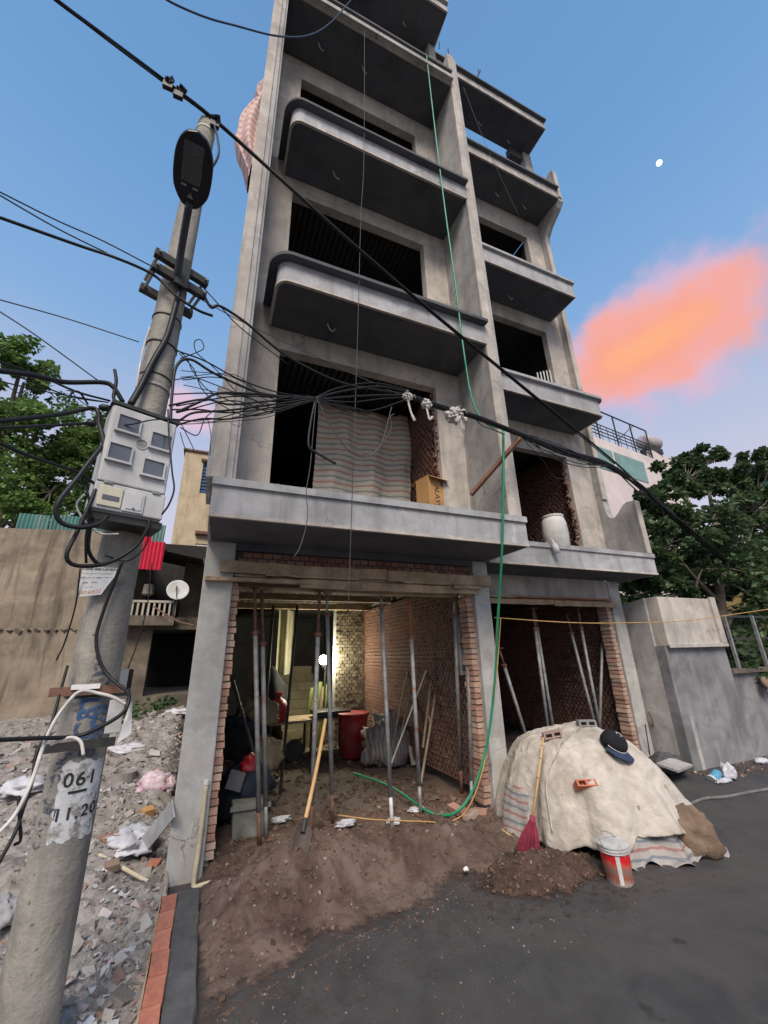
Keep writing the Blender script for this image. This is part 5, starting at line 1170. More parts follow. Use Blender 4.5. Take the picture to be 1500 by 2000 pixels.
orange_st = M('orange_primed_steel', (.36, .12, .05), (.26, .085, .04), 9)
for i, ((b_, t_), lab, sp) in enumerate(zip(PR, LB, (.80, .76, .80, .90, .95, .80, .92, .93))): prop(b_, t_, lab, sp, hi_m=(rust, rust, rust, steel, steel, orange_st, steel, steel)[i], lo_m=(rust, steel, rust, rust, white_p, steel, rust, steel)[i])
def to_floor(t, b, z=.07):
    t, b = Vector(t), Vector(b); d = b - t; return tuple(t + d * ((z - t.z) / d.z))
PR2 = [((5.157, 5.6, 2.541), (5.121, 5.6, 0.691)), ((5.33, 5.75, 2.56), (5.365, 5.75, 0.651)), ((6.089, 5.75, 2.462), (6.178, 5.65, 0.755)), ((6.221, 5.6, 2.561), (6.24, 5.6, 0.756)), ((7.043, 5.75, 2.514), (6.467, 5.75, 0.763)), ((4.185, 5.4, 1.898), (4.586, 5.5, 0.609))]
LB2 = ('left of a pair of grey props in the right shopfront', 'right of a pair of grey props in the right shopfront', 'steeply leaning grey prop in the right shopfront', 'grey prop between the leaning one and the right jamb', 'prop near the right brick jamb, its foot hidden behind the tarp', 'leaning clamped prop beside the middle column')
for (t_, b_), lab in zip(PR2, LB2): prop(to_floor(t_, b_), t_, lab, .86, hi_m=rust, lo_m=steel)
for lab, pts in (('thin black bar standing in the dark shop, left one', [(0.855, 6.5, 2.6), (0.847, 6.5, 1.242)]), ('black bar standing in the dark shop, right one', [(1.227, 6.5, 2.609), (1.161, 6.5, 1.087)]), ('dark slanting pole at the left of the shop', [(0.339, 6, 1.559), (0.708, 6, 0.588)])):
    tag(MB().tube([pts[0], to_floor(pts[0], pts[1])], .022, 7).build('dark_bar', steel_dk), lab, 'bar', 'bars in the shop')

# ================================================================ inside the shop
lmp = Vector((2.396, 9.3, 1.739))
g = thing('work_lamp', 'glaring white work lamp deep inside the shop', 'lamp', (lmp.x, lmp.y, .06))
MB().tube([(lmp.x + .05, lmp.y + .05, .06), (lmp.x + .05, lmp.y + .05, lmp.z - .12)], .018, 6).build('stand', steel_dk, g)
MB().lathe([(.03, -.17), (.05, -.12), (.05, -.08), (.02, -.075)], lmp, 10).build('socket', black_pl, g)
bulb_m = emit('glowing_bulb', (1.0, .97, .88), 60)
MB().lathe([(.03, -.075), (.07, -.06), (.095, .0), (.085, .06), (.05, .10), (.0, .115)], lmp, 12).build('bulb', bulb_m, g, smooth=True)
pl = bpy.data.lights.new('work_lamp_light', 'POINT'); pl.energy = 34; pl.color = (1, .94, .62); pl.shadow_soft_size = .12
po = bpy.data.objects.new('work_lamp_light', pl); COL.objects.link(po); po.location = lmp + Vector((-.02, -.16, .05))
yellow_m = M('stair_formwork', (.26, .22, .13), (.17, .14, .085), 3, .9, .3, 30)
st = thing('timber_stair', 'timber-formed stair lit by the work lamp at the back', 'stair', (2.3, 10.4, 0))
for i in range(8): MB().box(1.75, 2.75, 10.3 + i * .24, 10.56 + i * .24, .06 + i * .0, .24 + i * .19).build('step', yellow_m, st, bevel=.01)
pb = thing('brick_pillar', 'pale whitewashed brick pillar right of the work lamp', 'pillar', (3.1, 9.2, 0))
MB().box(2.66, 3.40, 9.30, 9.50, 0, 2.95).build('core', mortar, pb)
mb = MB()
for j in range(41):
    x = 2.66 + (.055 if j % 2 else 0)
    while x < 3.32:
        mb.box(x + .004, x + .10, 9.262 + rk.uniform(-.01, .008), 9.299, .06 + j * .0695, .118 + j * .0695); x += .11
stuff(mb.build('pillar_bricks', M('pale_brick', (.34, .30, .24), (.24, .20, .16), 8, rnd=('island', .3)), pb))
o = MB().sheet(lambda u, v: (1.45 + .42 * u, 9.9 + .12 * math.sin(u * 9) + .3 * u, 1.45 + 1.45 * v + .0 * u), 20, 8).build('hanging_sheet', M('yellow_sheet', (.30, .28, .19), (.22, .20, .13), 3)); tag(o, 'pale yellow sheet hanging left of the lit stair', 'sheet')
for i, (x, y, z) in enumerate(((.4, 6.6, 2.86), (.4, 7.7, 2.86), (.4, 9.0, 2.84))):
    o = MB().box(.12, 3.38, y, y + .12, z - .02, z + .10).build('ceiling_joist', wood); tag(o, ('formwork joist under the shop ceiling nearest the street', 'formwork joist under the shop ceiling, middle', 'formwork joist under the shop ceiling nearest the lamp')[i], 'joist', 'formwork joists')
g = thing('timber_stack', 'stack of green and brown boards leaning by the work lamp', 'boards', (2.2, 9.0, .06))
for i in range(5): MB().box(0, .07, 0, .03, 0, 1.15 + .05 * (i % 3), Matrix.Translation((1.98 + i * .085, 9.35, .06)) @ Matrix.Rotation(R(8), 4, 'Y')).build('board', (M('lime_board', (.22, .27, .08)), wood)[i % 2] if i < 2 else (bpy.data.materials['lime_board'], wood)[i % 2], g)
g = thing('work_table', 'low cluttered work table with a wheel underneath in the dark shop', 'table', (1.75, 8.6, .06))
MB().box(1.15, 2.75, 8.3, 9.0, .66, .71).build('top', wood, g)
for x in (1.2, 1.95, 2.68):
    for y in (8.34, 8.94): MB().box(x - .02, x + .02, y - .02, y + .02, .05, .66).build('leg', steel_dk, g)
MB().lathe([(.15, -.02), (.17, -.02), (.17, .02), (.15, .02)], (1.62, 8.25, .25), 20, Matrix.Rotation(R(90), 3, 'X')).build('wheel_rim', steel_dk, g)
o = MB().box(2.0, 2.66, 8.15, 8.75, .76, .84).build('metal_tray', M('tray_black', (.03, .03, .033), None, 4, .3)); tag(o, 'black tray with pale reflections on the work table', 'tray')
jug = Vector((1.314, 8.4, 0.689)); jug.z = .71
g = thing('red_jug', 'dark red plastic jug standing on the work table', 'jug', tuple(jug))
MB().lathe([(.17, 0), (.19, .05), (.19, .26), (.13, .36), (.06, .40), (.06, .44)], jug, 16).build('body', red_pl, g, smooth=True); MB().lathe([(.08, .44), (.08, .50), (.03, .51)], jug, 12).build('cap', red_pl, g)
hb = thing('draped_bundle', 'dark rounded bundle under black sheet beside the lit stair', 'bundle', (1.3, 8.9, .7))
MB().sheet(lambda u, v: (1.08 + .52 * u, 9.15 - .22 * math.sin(math.pi * u) * math.sin(math.pi * min(1, v * .6 + .4)), .71 + v * (.55 + .42 * (math.cos((u - .25) * 1.9)) ** 2) + .02 * fbm(u * 6, v * 6, 2)), 16, 14).build('cover', M('dusty_black_sheet', (.02, .022, .026), None, 3), hb, smooth=True, solid=.02)
rb = Vector((2.697, 8.095, 0.06))
g = thing('red_barrel', 'bright red plastic barrel in the shop', 'barrel', tuple(rb))
sc = rb.y / 8.2
MB().lathe([(.215 * sc, 0), (.235 * sc, .03), (.25 * sc, .40), (.285 * sc, .72 * sc), (.27 * sc, .72 * sc), (.235 * sc, .42), (.21 * sc, .05)], rb, 24).build('body', red_pl, g, smooth=True)
MB().lathe([(.285 * sc, .70 * sc), (.31 * sc, .71 * sc), (.31 * sc, .75 * sc), (.285 * sc, .755 * sc)], rb, 24).build('rim', red_pl, g)
def crumple(name, c, r, mat, label, cat, seed, nz=1.0, group=None, smooth=True, amp=.35, freq=2.2):
    mb = MB(); nu, nv = 28, 14
    def fn(u, v):
        a, b = 2 * math.pi * u, math.pi * (v * .98 + .01)
        d = Vector((math.sin(b) * math.cos(a), math.sin(b) * math.sin(a), math.cos(b)))
        k = 1 + amp * noise.fractal(d * freq + Vector((seed, 0, 0)), 1, 2, 4) + .10 * noise.noise(d * 9 + Vector((0, seed, 0)))
        p = Vector((d.x * r[0], d.y * r[1], max(-.35, d.z) * r[2])) * k
        return Vector(c) + p
    mb.sheet(fn, nu, nv); o = mb.build(name, mat, smooth=smooth); tag(o, label, cat, group); return o
sk = Vector((3.034, 7.234, 0.08))
crumple('striped_sack', sk + Vector((0, 0, .22)), (.46, .30, .50), stripe_v, 'heap of grey and red striped sacking by the inner brick wall', 'sack', 3, amp=.5)
o = MB().box(0, .22, 0, .03, 0, .28, Matrix.Translation(sk + Vector((.28, -.35, .02))) @ Matrix.Rotation(R(-20), 4, 'X')).build('pale_tile', M('cream_tile', (.50, .47, .40))); tag(o, 'small cream tile leaning on the striped sacking', 'tile')
def frame(lab, P, seed):
    P = [Vector(p) for p in P]; g = thing('trestle', lab, 'trestle', tuple(P[1]), 'trestles leaning in the shop')
    fm = bpy.data.materials.get('frame_tan') or M('frame_tan', (.40, .33, .25), (.28, .22, .17), 7)
    MB().tube([P[0], P[1]], .018, 6).build('rail', fm, g); MB().tube([P[2], P[3]], .018, 6).build('rail', fm, g)
    for t in (.08, .5): MB().tube([P[0].lerp(P[1], t), P[2].lerp(P[3], t)], .013, 6).build('rung', fm, g)
frame('narrow tan steel frame leaning on the brick wall, left of two', [(3.358, 7, 1.534), (3.016, 6.9, 0.534), (3.405, 6.9, 1.425), (3.083, 6.8, 0.543)], 1)
frame('narrow tan steel frame leaning on the brick wall, right of two', [(3.497, 6.1, 1.554), (2.969, 5.9, 0.115), (3.401, 6.2, 1.431), (3.132, 6.1, 0.509)], 2)
tag(MB().tube([(3.382, 6.3, 1.6), (2.701, 6.3, 0.316)], .012, 6).build('white_rod', white_paint), 'long thin white rod leaning across the steel frames', 'rod')
tag(MB().tube([(3.631, 6.4, 1.317), (3.24, 6.9, 1.324)], .014, 6).build('cross_pipe', steel), 'pale pipe lying level behind the steel frames', 'pipe')
g = thing('wall_fan', 'dark round fan-like drum hung on the inner brick wall', 'fan', (3.515, 5.7, 1.326))
MB().lathe([(.17, -.06), (.20, -.03), (.20, .03), (.17, .06), (.12, .06)], (3.568, 5.75, 1.356), 20, Matrix.Rotation(R(70), 3, 'Y')).build('drum', M('plum_plastic', (.05, .018, .035), None, 4, .4), g, smooth=True)
MB().lathe([(.205, -.01), (.215, -.01), (.215, .01), (.205, .01)], (3.501, 5.7, 1.362), 20, Matrix.Rotation(R(70), 3, 'Y')).build('rim', steel, g)
g = thing('switch_panel', 'pale grey switch panel on the pier behind the right props', 'panel', (3.43, 5.3, 1.944))
MB().box(3.24, 3.40, 5.06, 5.10, 1.55, 2.35).build('board', M('panel_grey', (.26, .25, .24), (.19, .18, .17), 4), g)
MB().box(3.25, 3.39, 5.045, 5.059, 1.95, 1.97).build('joint', steel_dk, g)
for lab, q, s, a, m_ in (('grey paving tile leaning at the left of the shop', (0.455, 5.7, 0.493), .16, 20, M('grey_tile', (.16, .15, .155))), ('scuffed plastic crate by the two left props', (0.58, 5.35, 0.296), .24, 5, M('scuffed_crate', (.22, .225, .20), (.12, .125, .11), 6))):
    g = thing('leaning_tile' if s < .2 else 'plastic_crate', lab, 'tile' if s < .2 else 'crate', (q[0], q[1], .06))
    if s < .2: MB().box(-.09, .09, -.012, .012, -.10, .10, Matrix.Translation(q) @ Matrix.Rotation(R(a), 4, 'Y') @ Matrix.Rotation(R(-25), 4, 'X')).build('slab', m_, g, bevel=.004)
    else:
        MB().prism([(-.15, .0), (.17, .0), (.20, .30), (-.17, .32)], -.12, .12, lambda a_, b_, c_: (q[0] + a_, q[1] + c_, .06 + b_)).build('body', m_, g, bevel=.02)
        MB().box(q[0] - .19, q[0] + .22, q[1] - .15, q[1] - .121, .33, .37).build('rim', m_, g)
g = thing('clutter_pile', 'dark heap of bagged material at the left wall of the shop', 'bags', (.7, 6.5, .06))
for i in range(6): 
    o = crumple('bag', (.45 + .18 * (i % 3), 6.0 + .5 * (i // 2), .2 + .16 * i), (.30, .28, .26), (cloth_bk, M('navy_sack', (.03, .04, .06), None, 5), yellow_m)[i % 3 if i != 5 else 2], 'x', 'x', 40 + i); del o['label']; del o['category']; attach(o, g)
o = crumple('red_bag', (0.619, 5.9, 0.579), (.10, .10, .13), red_pl, 'small dark red bag near the left props', 'bag', 77)

# ================================================================ first floor contents
o = MB().sheet(lambda u, v: (1.24 + 1.68 * u + .02 * math.sin(v * 7), 5.65 + .05 * math.sin(u * 17 + v * 3) * (.3 + v) + .10 * fbm(u * 3, v * 2, 3), 5.95 - 2.65 * v - .10 * math.sin(math.pi * u) * (1 - v)), 60, 40).build('striped_curtain', stripe_c, smooth=True, solid=.004)
tag(o, 'striped red green and cream woven sheet hung across the first floor opening', 'curtain')
cb = thing('cardboard_box', 'brown cardboard box with blue print on the first floor ledge', 'box', (2.729, 4.75, 3.843))
bc = Vector((2.764, 4.72, 4.093)); QC = Matrix.Translation((bc.x, bc.y, FL[0] + .50)) @ Matrix.Rotation(R(12), 4, 'Z')
hz = bc.z + .16 - (FL[0] + .50)
MB().box(-.17, .17, -.14, .14, -.12, hz, QC).build('carton', cardboard, cb, bevel=.004)
for s in (-1, 1): MB().box(-.17, .17, 0, .10, 0, .006, QC @ Matrix.Translation((0, s * .14, hz)) @ Matrix.Rotation(R(-35 if s > 0 else 215), 4, 'X')).build('flap', cardboard, cb)
me = text_mesh('print', 'ALAYS', .13, M('carton_print', (.07, .06, .05)), .9)
place('print', me, QC @ Vector((-.02, -.1425, hz - .30)), cb, rot=(Matrix.Rotation(R(12), 3, 'Z') @ Matrix.Rotation(R(90), 3, 'X') @ Matrix.Rotation(R(-90), 3, 'Z')).to_euler())
me = text_mesh('print', 'W', .13, ink_b, 1, .004); place('print', me, QC @ Vector((.11, -.143, hz - .09)), cb, rot=(Matrix.Rotation(R(12), 3, 'Z') @ Matrix.Rotation(R(90), 3, 'X')).to_euler())
p0, p1 = Vector((2.898, 3.95, 3.751)), Vector((3.385, 3.46, 4.405))
g = thing('slanting_plank', 'reddish wooden plank propping the cable bundle off the facade', 'plank', tuple(p0))
dq = (p1 - p0).to_track_quat('X', 'Z').to_matrix().to_4x4(); dq.translation = p0
MB().box(0, (p1 - p0).length, -.045, .045, -.02, .02, dq).build('board', wood_red, g, bevel=.004)
MB().tube([p1 - Vector((.05, 0, .04)), p1 + Vector((.05, 0, .05))], .012, 5).build('tie', rag_m, g)
dr = Vector((5.296, 4.95, 3.606)); dr.z = RF[0] + .36; top_z = 4.042; hh = top_z - dr.z
g = thing('white_drum', 'dirty white plastic drum standing on the right first floor slab', 'drum', tuple(dr))
MB().lathe([(.17, 0), (.20, .04), (.215, hh * .45), (.20, hh * .8), (.165, hh - .03), (.165, hh - .03)], dr, 22).build('body', drum_m, g, smooth=True)
MB().lathe([(.172, hh - .04), (.180, hh - .03), (.180, hh), (.15, hh + .004)], dr, 22).build('rim', drum_m, g)
bt = Vector((4.821, 4.55, 3.344))
g = thing('hanging_bottle', 'white plastic bottle hung upside down over the right slab edge', 'bottle', tuple(bt - Vector((0, 0, .1))))
MB().lathe([(.0, -.09), (.045, -.085), (.05, 0), (.045, .05), (.018, .085), (.016, .12)], bt, 14, Matrix.Rotation(R(-18), 3, 'Y')).build('body', white_paint, g, smooth=True); MB().tube([bt + Vector((-.03, 0, .11)), bt + Vector((-.05, .04, .2))], .006, 5).build('string', rag_m, g)
# pink netting bulging past the left fin
g = thing('pink_netting', 'pink striped netting bulging out behind the left fin near the top', 'netting', (-.3, 5.3, 10))
def net(u, v):
    z = 12.35 - 2.6 * v; w = (.10 + .30 * math.sin(math.pi * min(1, max(0, (v - .18) / .75))) ** .8) if v > .18 else .10 + .08 * math.sin(v / .18 * math.pi)
    a = math.pi * (u * 1.0)
    return (-.16 - w * math.sin(a) * (1 + .12 * fbm(u * 4, v * 5, 2)), 5.2 + .35 * math.cos(a) + .05 * math.sin(u * 25 + v * 4), z + .03 * fbm(u * 8, v * 8, 1))
MB().sheet(net, 30, 40).build('net', stripe_p, g, smooth=True, solid=.004)

# ================================================================ hose, cords, pipes, tools
wire('garden_hose', [(2.75, 3.72, 13.167), (2.763, 3.72, 10.971), (2.795, 3.72, 8.802), (2.833, 3.71, 7.013), (2.84, 3.7, 5.862), (2.874, 3.68, 5.01), (2.975, 3.62, 4.667), (3.092, 3.58, 4.562)], .013, green_h, 'upper run of pale green hose hanging down the middle fin', 'hose')
wire('garden_hose', [(3.186, 3.52, 4.532), (3.15, 3.62, 3.768), (3.148, 3.8, 2.966), (3.226, 4.1, 2.272), (3.292, 4.4, 1.503), (3.242, 4.55, 0.927), (3.115, 4.62, 0.525), (2.948, 4.66, 0.255), (2.787, 4.72, 0.123), (2.672, 4.85, 0.083), (2.554, 5, 0.108), (2.501, 5.3, 0.149), (2.471, 5.7, 0.164), (2.373, 6.1, 0.172), (2.166, 6.5, 0.202)], .016, green_h, 'lower run of green hose curving to the ground at the middle column', 'hose', k=10)
wire('orange_cord', [(3.711, 4.67, 2.282), (3.479, 4.64, 1.423), (3.211, 4.6, 0.704), (3.021, 4.6, 0.336), (2.827, 4.6, 0.142), (2.62, 4.65, 0.077), (2.451, 4.75, 0.082), (2.123, 4.78, 0.13), (1.781, 4.82, 0.183), (1.477, 4.95, 0.226)], .007, orange_c, 'thin orange cord hanging beside the green hose', 'cord')
g = thing('drain_pipe', 'cream plastic pipe bent at the foot of the left column', 'pipe', (.1, 4.66, 0))
MB().tube(catmull([(.115, 4.66, .76), (.112, 4.66, .3), (.10, 4.65, .03), (.115, 4.62, -.005), (.17, 4.60, .008), (.40, 4.52, .05)], 8), .021, 10).build('tube', pvc, g, smooth=True); MB().lathe([(.026, -.02), (.026, .02)], (.115, 4.66, .76), 10).build('cap', white_paint, g)
sv1 = Vector((1.298, 4.88, 1.17)); tip_ = Vector((0.87, 4.116, 0.2)); sv0 = tip_ + (sv1 - tip_).normalized() * .25
g = thing('shovel', 'long wooden-handled shovel stuck in the soil heap', 'shovel', tuple(sv0))
MB().tube(catmull([sv0, sv0.lerp(sv1, .5) + Vector((.01, 0, 0)), sv1], 6), [.019] * 13, 9).build('handle', bamboo, g, smooth=True)
dv = (sv0 - sv1).normalized(); sw = Vector((1, 0, 0)); sw = (sw - dv * sw.dot(dv)).normalized(); sn = dv.cross(sw)
def blade(u, v):
    w = .085 * (1 - max(0, v - .55) ** 2 * 2.6) * (.55 + .45 * min(1, v * 5)); return sv0 + dv * (v * .31 - .05) + sw * (u - .5) * 2 * w + sn * (.035 * (2 * u - 1) ** 2 - .02)
MB().sheet(blade, 10, 12).build('blade', M('worn_blade', (.08, .06, .05), (.05, .04, .035), 8, .7), g, smooth=True, solid=.004)
MB().tube([sv0 - dv * .09, sv0 + dv * .02], .022, 9).build('ferrule', steel_dk, g)
# brick kerb and fresh mortar strip
kb = thing('brick_kerb', 'row of red bricks edging the fresh mortar strip in the foreground', 'kerb', (-.08, 3.8, 0))
for i in range(8):
    y = 2.62 + i * .235
    mbk = rough_brick(.10, .222, .075, rngb, .003).mesh('brick', brick_fresh); place('brick', mbk, (-.075 + .004 * math.sin(i * 2.1), y, .045), kb, rot=(0, 0, .015 * math.sin(i)))
MB().box(-.138, -.128, 2.5, 4.42, -.02, .085).build('edging_board', wood, kb)
structure(MB().sheet(lambda u, v: (-.022 + (.175 + .012 * fbm(v * 9, 0, 2)) * u, 2.45 + 2.0 * v, .062 + .007 * fbm(u * 3, v * 18, 4) - .06 * (1 if u > .97 else 0)), 14, 80).build('mortar_strip', mortar_wet, smooth=True))

# ================================================================ covered pile on the right
CX, CY = 4.13, 4.08
RAD = [(0, 1.05), (40, 1.1), (85, 1.05), (130, 1.0), (174, .96), (200, .94), (225, .90), (250, .90), (275, .98), (295, 1.10), (315, 1.06), (345, 1.02), (360, 1.05)]
def trad(a): return interp(RAD, math.degrees(a) % 360)
def crease(x, y):
    w = .35 * noise.noise(Vector((x * 2, y * 2, 20))); t = 0
    for f_, a_ in ((2.1, .75), (4.3, .6), (8.5, .4), (15, .22)): t += a_ * max(0, 1 - 7.5 * abs(noise.noise(Vector((x * f_ + w * f_, y * f_ - w * f_, f_))))) ** .9
    return t
def tex(a): return 2.5 + 1.9 * max(0, math.cos(a - R(175)))
def tarp_pt(a, s, lift=0.0, sc=1.0):
    r = trad(a) * sc * s
    x, y = CX + r * math.cos(a), CY + r * math.sin(a)
    fold = noise.fractal(Vector((x * 2.6, y * 2.6, 4)), 1, 2, 5); ridge = 1 - abs(noise.noise(Vector((x * 4.2 + .6 * fold, y * 4.2, 8)))) * 2
    z = .97 * (1 - s ** tex(a)) + .035 * fold + .006 * noise.turbulence(Vector((x * 7 + fold, y * 7, 3)), 4, True) + .024 * crease(x, y) * (.5 + .5 * s) + .018 * max(0, ridge) * (.4 + .6 * s) + .10 * (1 - s) * noise.noise(Vector((x * 1.7, y * 1.7, 1)))
    drape = .05 * math.sin(a * 11 + 2 * fold) * max(0, s - .55) / .45
    x += drape * math.cos(a); y += drape * math.sin(a)
    return Vector((x, y, max(.012, z + lift)))
pile = thing('covered_pile', 'big heap covered by a crumpled cream canvas with bricks and a cap on top', 'covered heap', (CX, CY, 0))
HEM = lambda a: max(.025, .03 + .15 * max(0, math.cos(a - R(268))) ** 5 + .012 * math.sin(a * 19) * max(0, math.cos(a - R(255))) + .02 * math.sin(a * 7))
mb = MB(); mb.sheet(lambda u, v: (lambda a, s: tarp_pt(a, s, .012 + HEM(a) * max(0, (s - .55) / .45) ** 1.5))(2 * math.pi * u, .002 + .998 * v), 330, 150)
mb.build('canvas', tarp_m, pile, smooth=True, solid=.006)
mb = MB(); mb.sheet(lambda u, v: (lambda a, s: tarp_pt(a, s, -.03, 1.0 + .03 * max(0, math.cos(a - R(264))) + .012 * math.sin(a * 9)) + Vector((0, 0, .025 * math.sin(a * 23) * (s > .8))))(R(228) + R(76) * u, .90 + .13 * v), 110, 10)
mb.build('striped_undersheet', stripe_w, pile, smooth=True, solid=.004)
def sack_pt(u, v):      # bulging soiled sack corner at the right foot of the heap
    a, b = 2 * math.pi * u, math.pi * (v * .98 + .01); d_ = Vector((math.sin(b) * math.cos(a), math.sin(b) * math.sin(a), math.cos(b)))
    k = 1 + .28 * noise.fractal(d_ * 2.0 + Vector((3, 1, 0)), 1, 2, 4) + .05 * noise.noise(d_ * 8)
    p_ = Vector((d_.x * .17, d_.y * .26, max(-.4, d_.z) * .26)) * k; return Vector((4.44, 3.22, .11)) + Matrix.Rotation(R(38), 3, 'Z') @ p_
MB().sheet(sack_pt, 40, 22).build('soiled_sack', tarp_br, pile, smooth=True)
mb = MB(); mb.sheet(lambda u, v: tarp_pt(R(160) + R(24) * u, .88 + .15 * v, .02 + .02 * math.sin(u * 11) - .01 * v, 1.03), 20, 14).build('striped_flap', stripe_w, pile, smooth=True, solid=.004)
wire('cord', [tuple(tarp_pt(R(205 + 4 * math.sin(k)), .45 + k * .09, .02 + .02 * k)) for k in range(7)], .006, rag_m, parent=pile)
def on_tarp(px):       # where a sight line to a brick meets the canvas: brute search over the canvas
    o_ = Vector((0, 0, 1.85)); d_ = (Vector(px) - o_).normalized(); best = None
    for i in range(180):
        for j in range(2, 46):
            p = tarp_pt(2 * math.pi * i / 180, j / 46, .01); t = (p - o_).dot(d_); e = (p - o_ - d_ * t).length
            if e < .03 and (best is None or t < best[0]): best = (t, p)
    return best[1] if best else Vector(px)
def tbrick(px, lab, rot, mat, holes=False):
    p = on_tarp(px); p.z += .035
    m_ = hollow_brick(.20, .10, .06) if holes else rough_brick(.20, .10, .06, rngb, .003)
    o = place('brick', m_.mesh('brick', mat), p, None, rot=rot); tag(o, lab, 'brick', 'bricks weighing down the canvas')
tbrick((3.665, 3.6, 0.544), 'red three-cell brick lying on the front slope of the canvas', (R(-38), 0, R(-20)), M('orange_brick', (.52, .17, .09), (.42, .13, .07), 8), True)
tbrick((4.461, 4.2, 0.971), 'grey cement brick on the crest of the canvas', (0, 0, R(-25)), M('grey_brick', (.30, .285, .27)), True)
tbrick((3.868, 4.2, 0.886), 'dusty pink brick at the left shoulder of the canvas', (0, R(-10), R(-30)), M('dusty_brick', (.40, .28, .24)), True)
hp = on_tarp((4.64, 4, 0.751))
HQ = Matrix.Translation(hp + Vector((0, 0, .03))) @ Matrix.Rotation(R(20), 4, 'Z') @ Matrix.Rotation(R(38), 4, 'X')
g = thing('black_cap', 'black cloth cap with navy brim lying on the canvas', 'cap', tuple(hp))
def capf(u, v):
    a = 2 * math.pi * u; s = math.sin(v * math.pi / 2); return HQ @ Vector((.155 * s * math.cos(a) * (1 + .08 * math.sin(3 * a)), .13 * s * math.sin(a), .125 * math.cos(v * math.pi / 2) ** .6 + .012 * fbm(u * 5, v * 4, 6)))
MB().sheet(capf, 28, 10).build('crown', cloth_bk, g, smooth=True, solid=.004)
MB().sheet(lambda u, v: HQ @ Vector(((.15 + .04 * v) * math.cos(math.pi + math.pi * u), (.125 + .10 * v) * math.sin(math.pi + math.pi * u), .0 + .014 * math.sin(math.pi * u) - .02 * v)), 20, 4).build('brim', navy, g, smooth=True, solid=.006)
MB().tube([HQ @ Vector((.157 * math.cos(math.pi + math.pi * i / 16), .133 * math.sin(math.pi + math.pi * i / 16), .018)) for i in range(17)], .005, 5).build('piping', white_cab, g)
MB().tube([HQ @ Vector(q) for q in ((-.04, .0, .130), (.0, .03, .132), (.05, -.005, .128), (.03, -.03, .124), (-.01, -.02, .130))], .004, 5).build('embroidery', white_cab, g)
# paint bucket
bk = Vector((3.407, 3.134, 0))
g = thing('paint_bucket', 'white plastic bucket with red label and cement drips in front of the heap', 'bucket', tuple(bk))
TB = Matrix.Rotation(R(-3), 3, 'Y')
m_bk, nt, bs = new_mat('bucket_label')
tcn = nt.nodes.new('ShaderNodeTexCoord'); sp_ = nt.nodes.new('ShaderNodeSeparateXYZ'); nt.links.new(tcn.outputs['Object'], sp_.inputs[0])
zz = mathn(nt, 'ADD', sp_.outputs['Z'], mathn(nt, 'MULTIPLY', mathn(nt, 'SUBTRACT', noise_node(nt, mapping(nt, tcn.outputs['Object'], (14, 14, 2.5)), 3, 5), .5), .16))
colr = ramp_node(nt, zz, [(.0, (.45, .42, .38)), (.055, (.40, .10, .06)), (.10, (.22, .18, .15)), (.15, (.60, .10, .05)), (.17, (.62, .015, .02)), (.225, (.62, .015, .02)), (.232, (.60, .60, .58)), (.40, (.58, .58, .56))])
xx = ramp_node(nt, sp_.outputs['X'], [(bk.x - .062, (1, 1, 1)), (bk.x - .058, (0, 0, 0))]) if False else None
nt.links.new(colr, bs.inputs['Base Color']); bs.inputs['Roughness'].default_value = .5
MB().lathe([(.098, .0), (.104, .01), (.118, .27), (.118, .275), (.104, .02), (.09, .012)], bk, 28, TB).build('body', m_bk, g, smooth=True)
for z in (.232, .25, .272): MB().lathe([(.117, z - .004), (.128, z - .003), (.128, z + .005), (.118, z + .006)], bk, 28, TB).build('rim', M('bucket_rim', (.56, .56, .55), (.36, .35, .33), 9) if z == .232 else bpy.data.materials['bucket_rim'], g)
MB().lathe([(.111, .225), (.111, .229), (0, .231)], bk, 20, TB).build('dried_cement', mortar, g)
MB().sheet(lambda u, v: bk + TB @ Vector(((.1065 + .012 * v) * math.cos(R(222) + R(16) * u), (.1065 + .012 * v) * math.sin(R(222) + R(16) * u), .02 + .20 * v)), 4, 4).build('label_stripe', white_paint, g, solid=.001)
hdl = [bk + TB @ Vector((.13 * math.cos(R(30 + 180 * i / 12)) , .13 * math.sin(R(30 + 180 * i / 12)) * .4, .25 + .10 * math.sin(math.pi * i / 12))) for i in range(13)]
MB().tube(hdl, .004, 5).build('handle', steel, g)
# broom
def broom_top(foot):
    eye = Vector((0, 0, 1.85)); d_ = Vector((3.66, 4.1, 0.903)) - eye
    k = 1.02
    while k > .70:
        top = eye + d_ * k
        ok = True
        for i in range(2, 13):
            q = foot.lerp(top, i / 12); a = math.atan2(q.y - CY, q.x - CX); s = math.hypot(q.x - CX, q.y - CY) / trad(a)
            if s < 1 and .97 * (1 - s ** tex(a)) + .15 > q.z: ok = False
        if ok: return top
        k -= .01
    return top
b0, b1 = Vector((3.004, 3.789, 0.03)), broom_top(Vector((3.004, 3.789, 0.03)))
g = thing('broom', 'pink bristled broom with bamboo handle leaning on the canvas', 'broom', tuple(b0))
ju = b0.lerp(b1, .27); MB().tube([ju - (b1 - b0) * .04, b0.lerp(b1, .6) + Vector((.006, 0, 0)), b1], .012, 8).build('handle', bamboo, g, smooth=True)
for t in (.45, .62, .8, .92): c_ = b0.lerp(b1, t); MB().tube([c_ - (b1 - b0) * .004, c_ + (b1 - b0) * .004], .0145, 8).build('node_ring', wood, g)
mb = MB(); rbm = random.Random(6); ax_ = (b1 - b0).normalized()
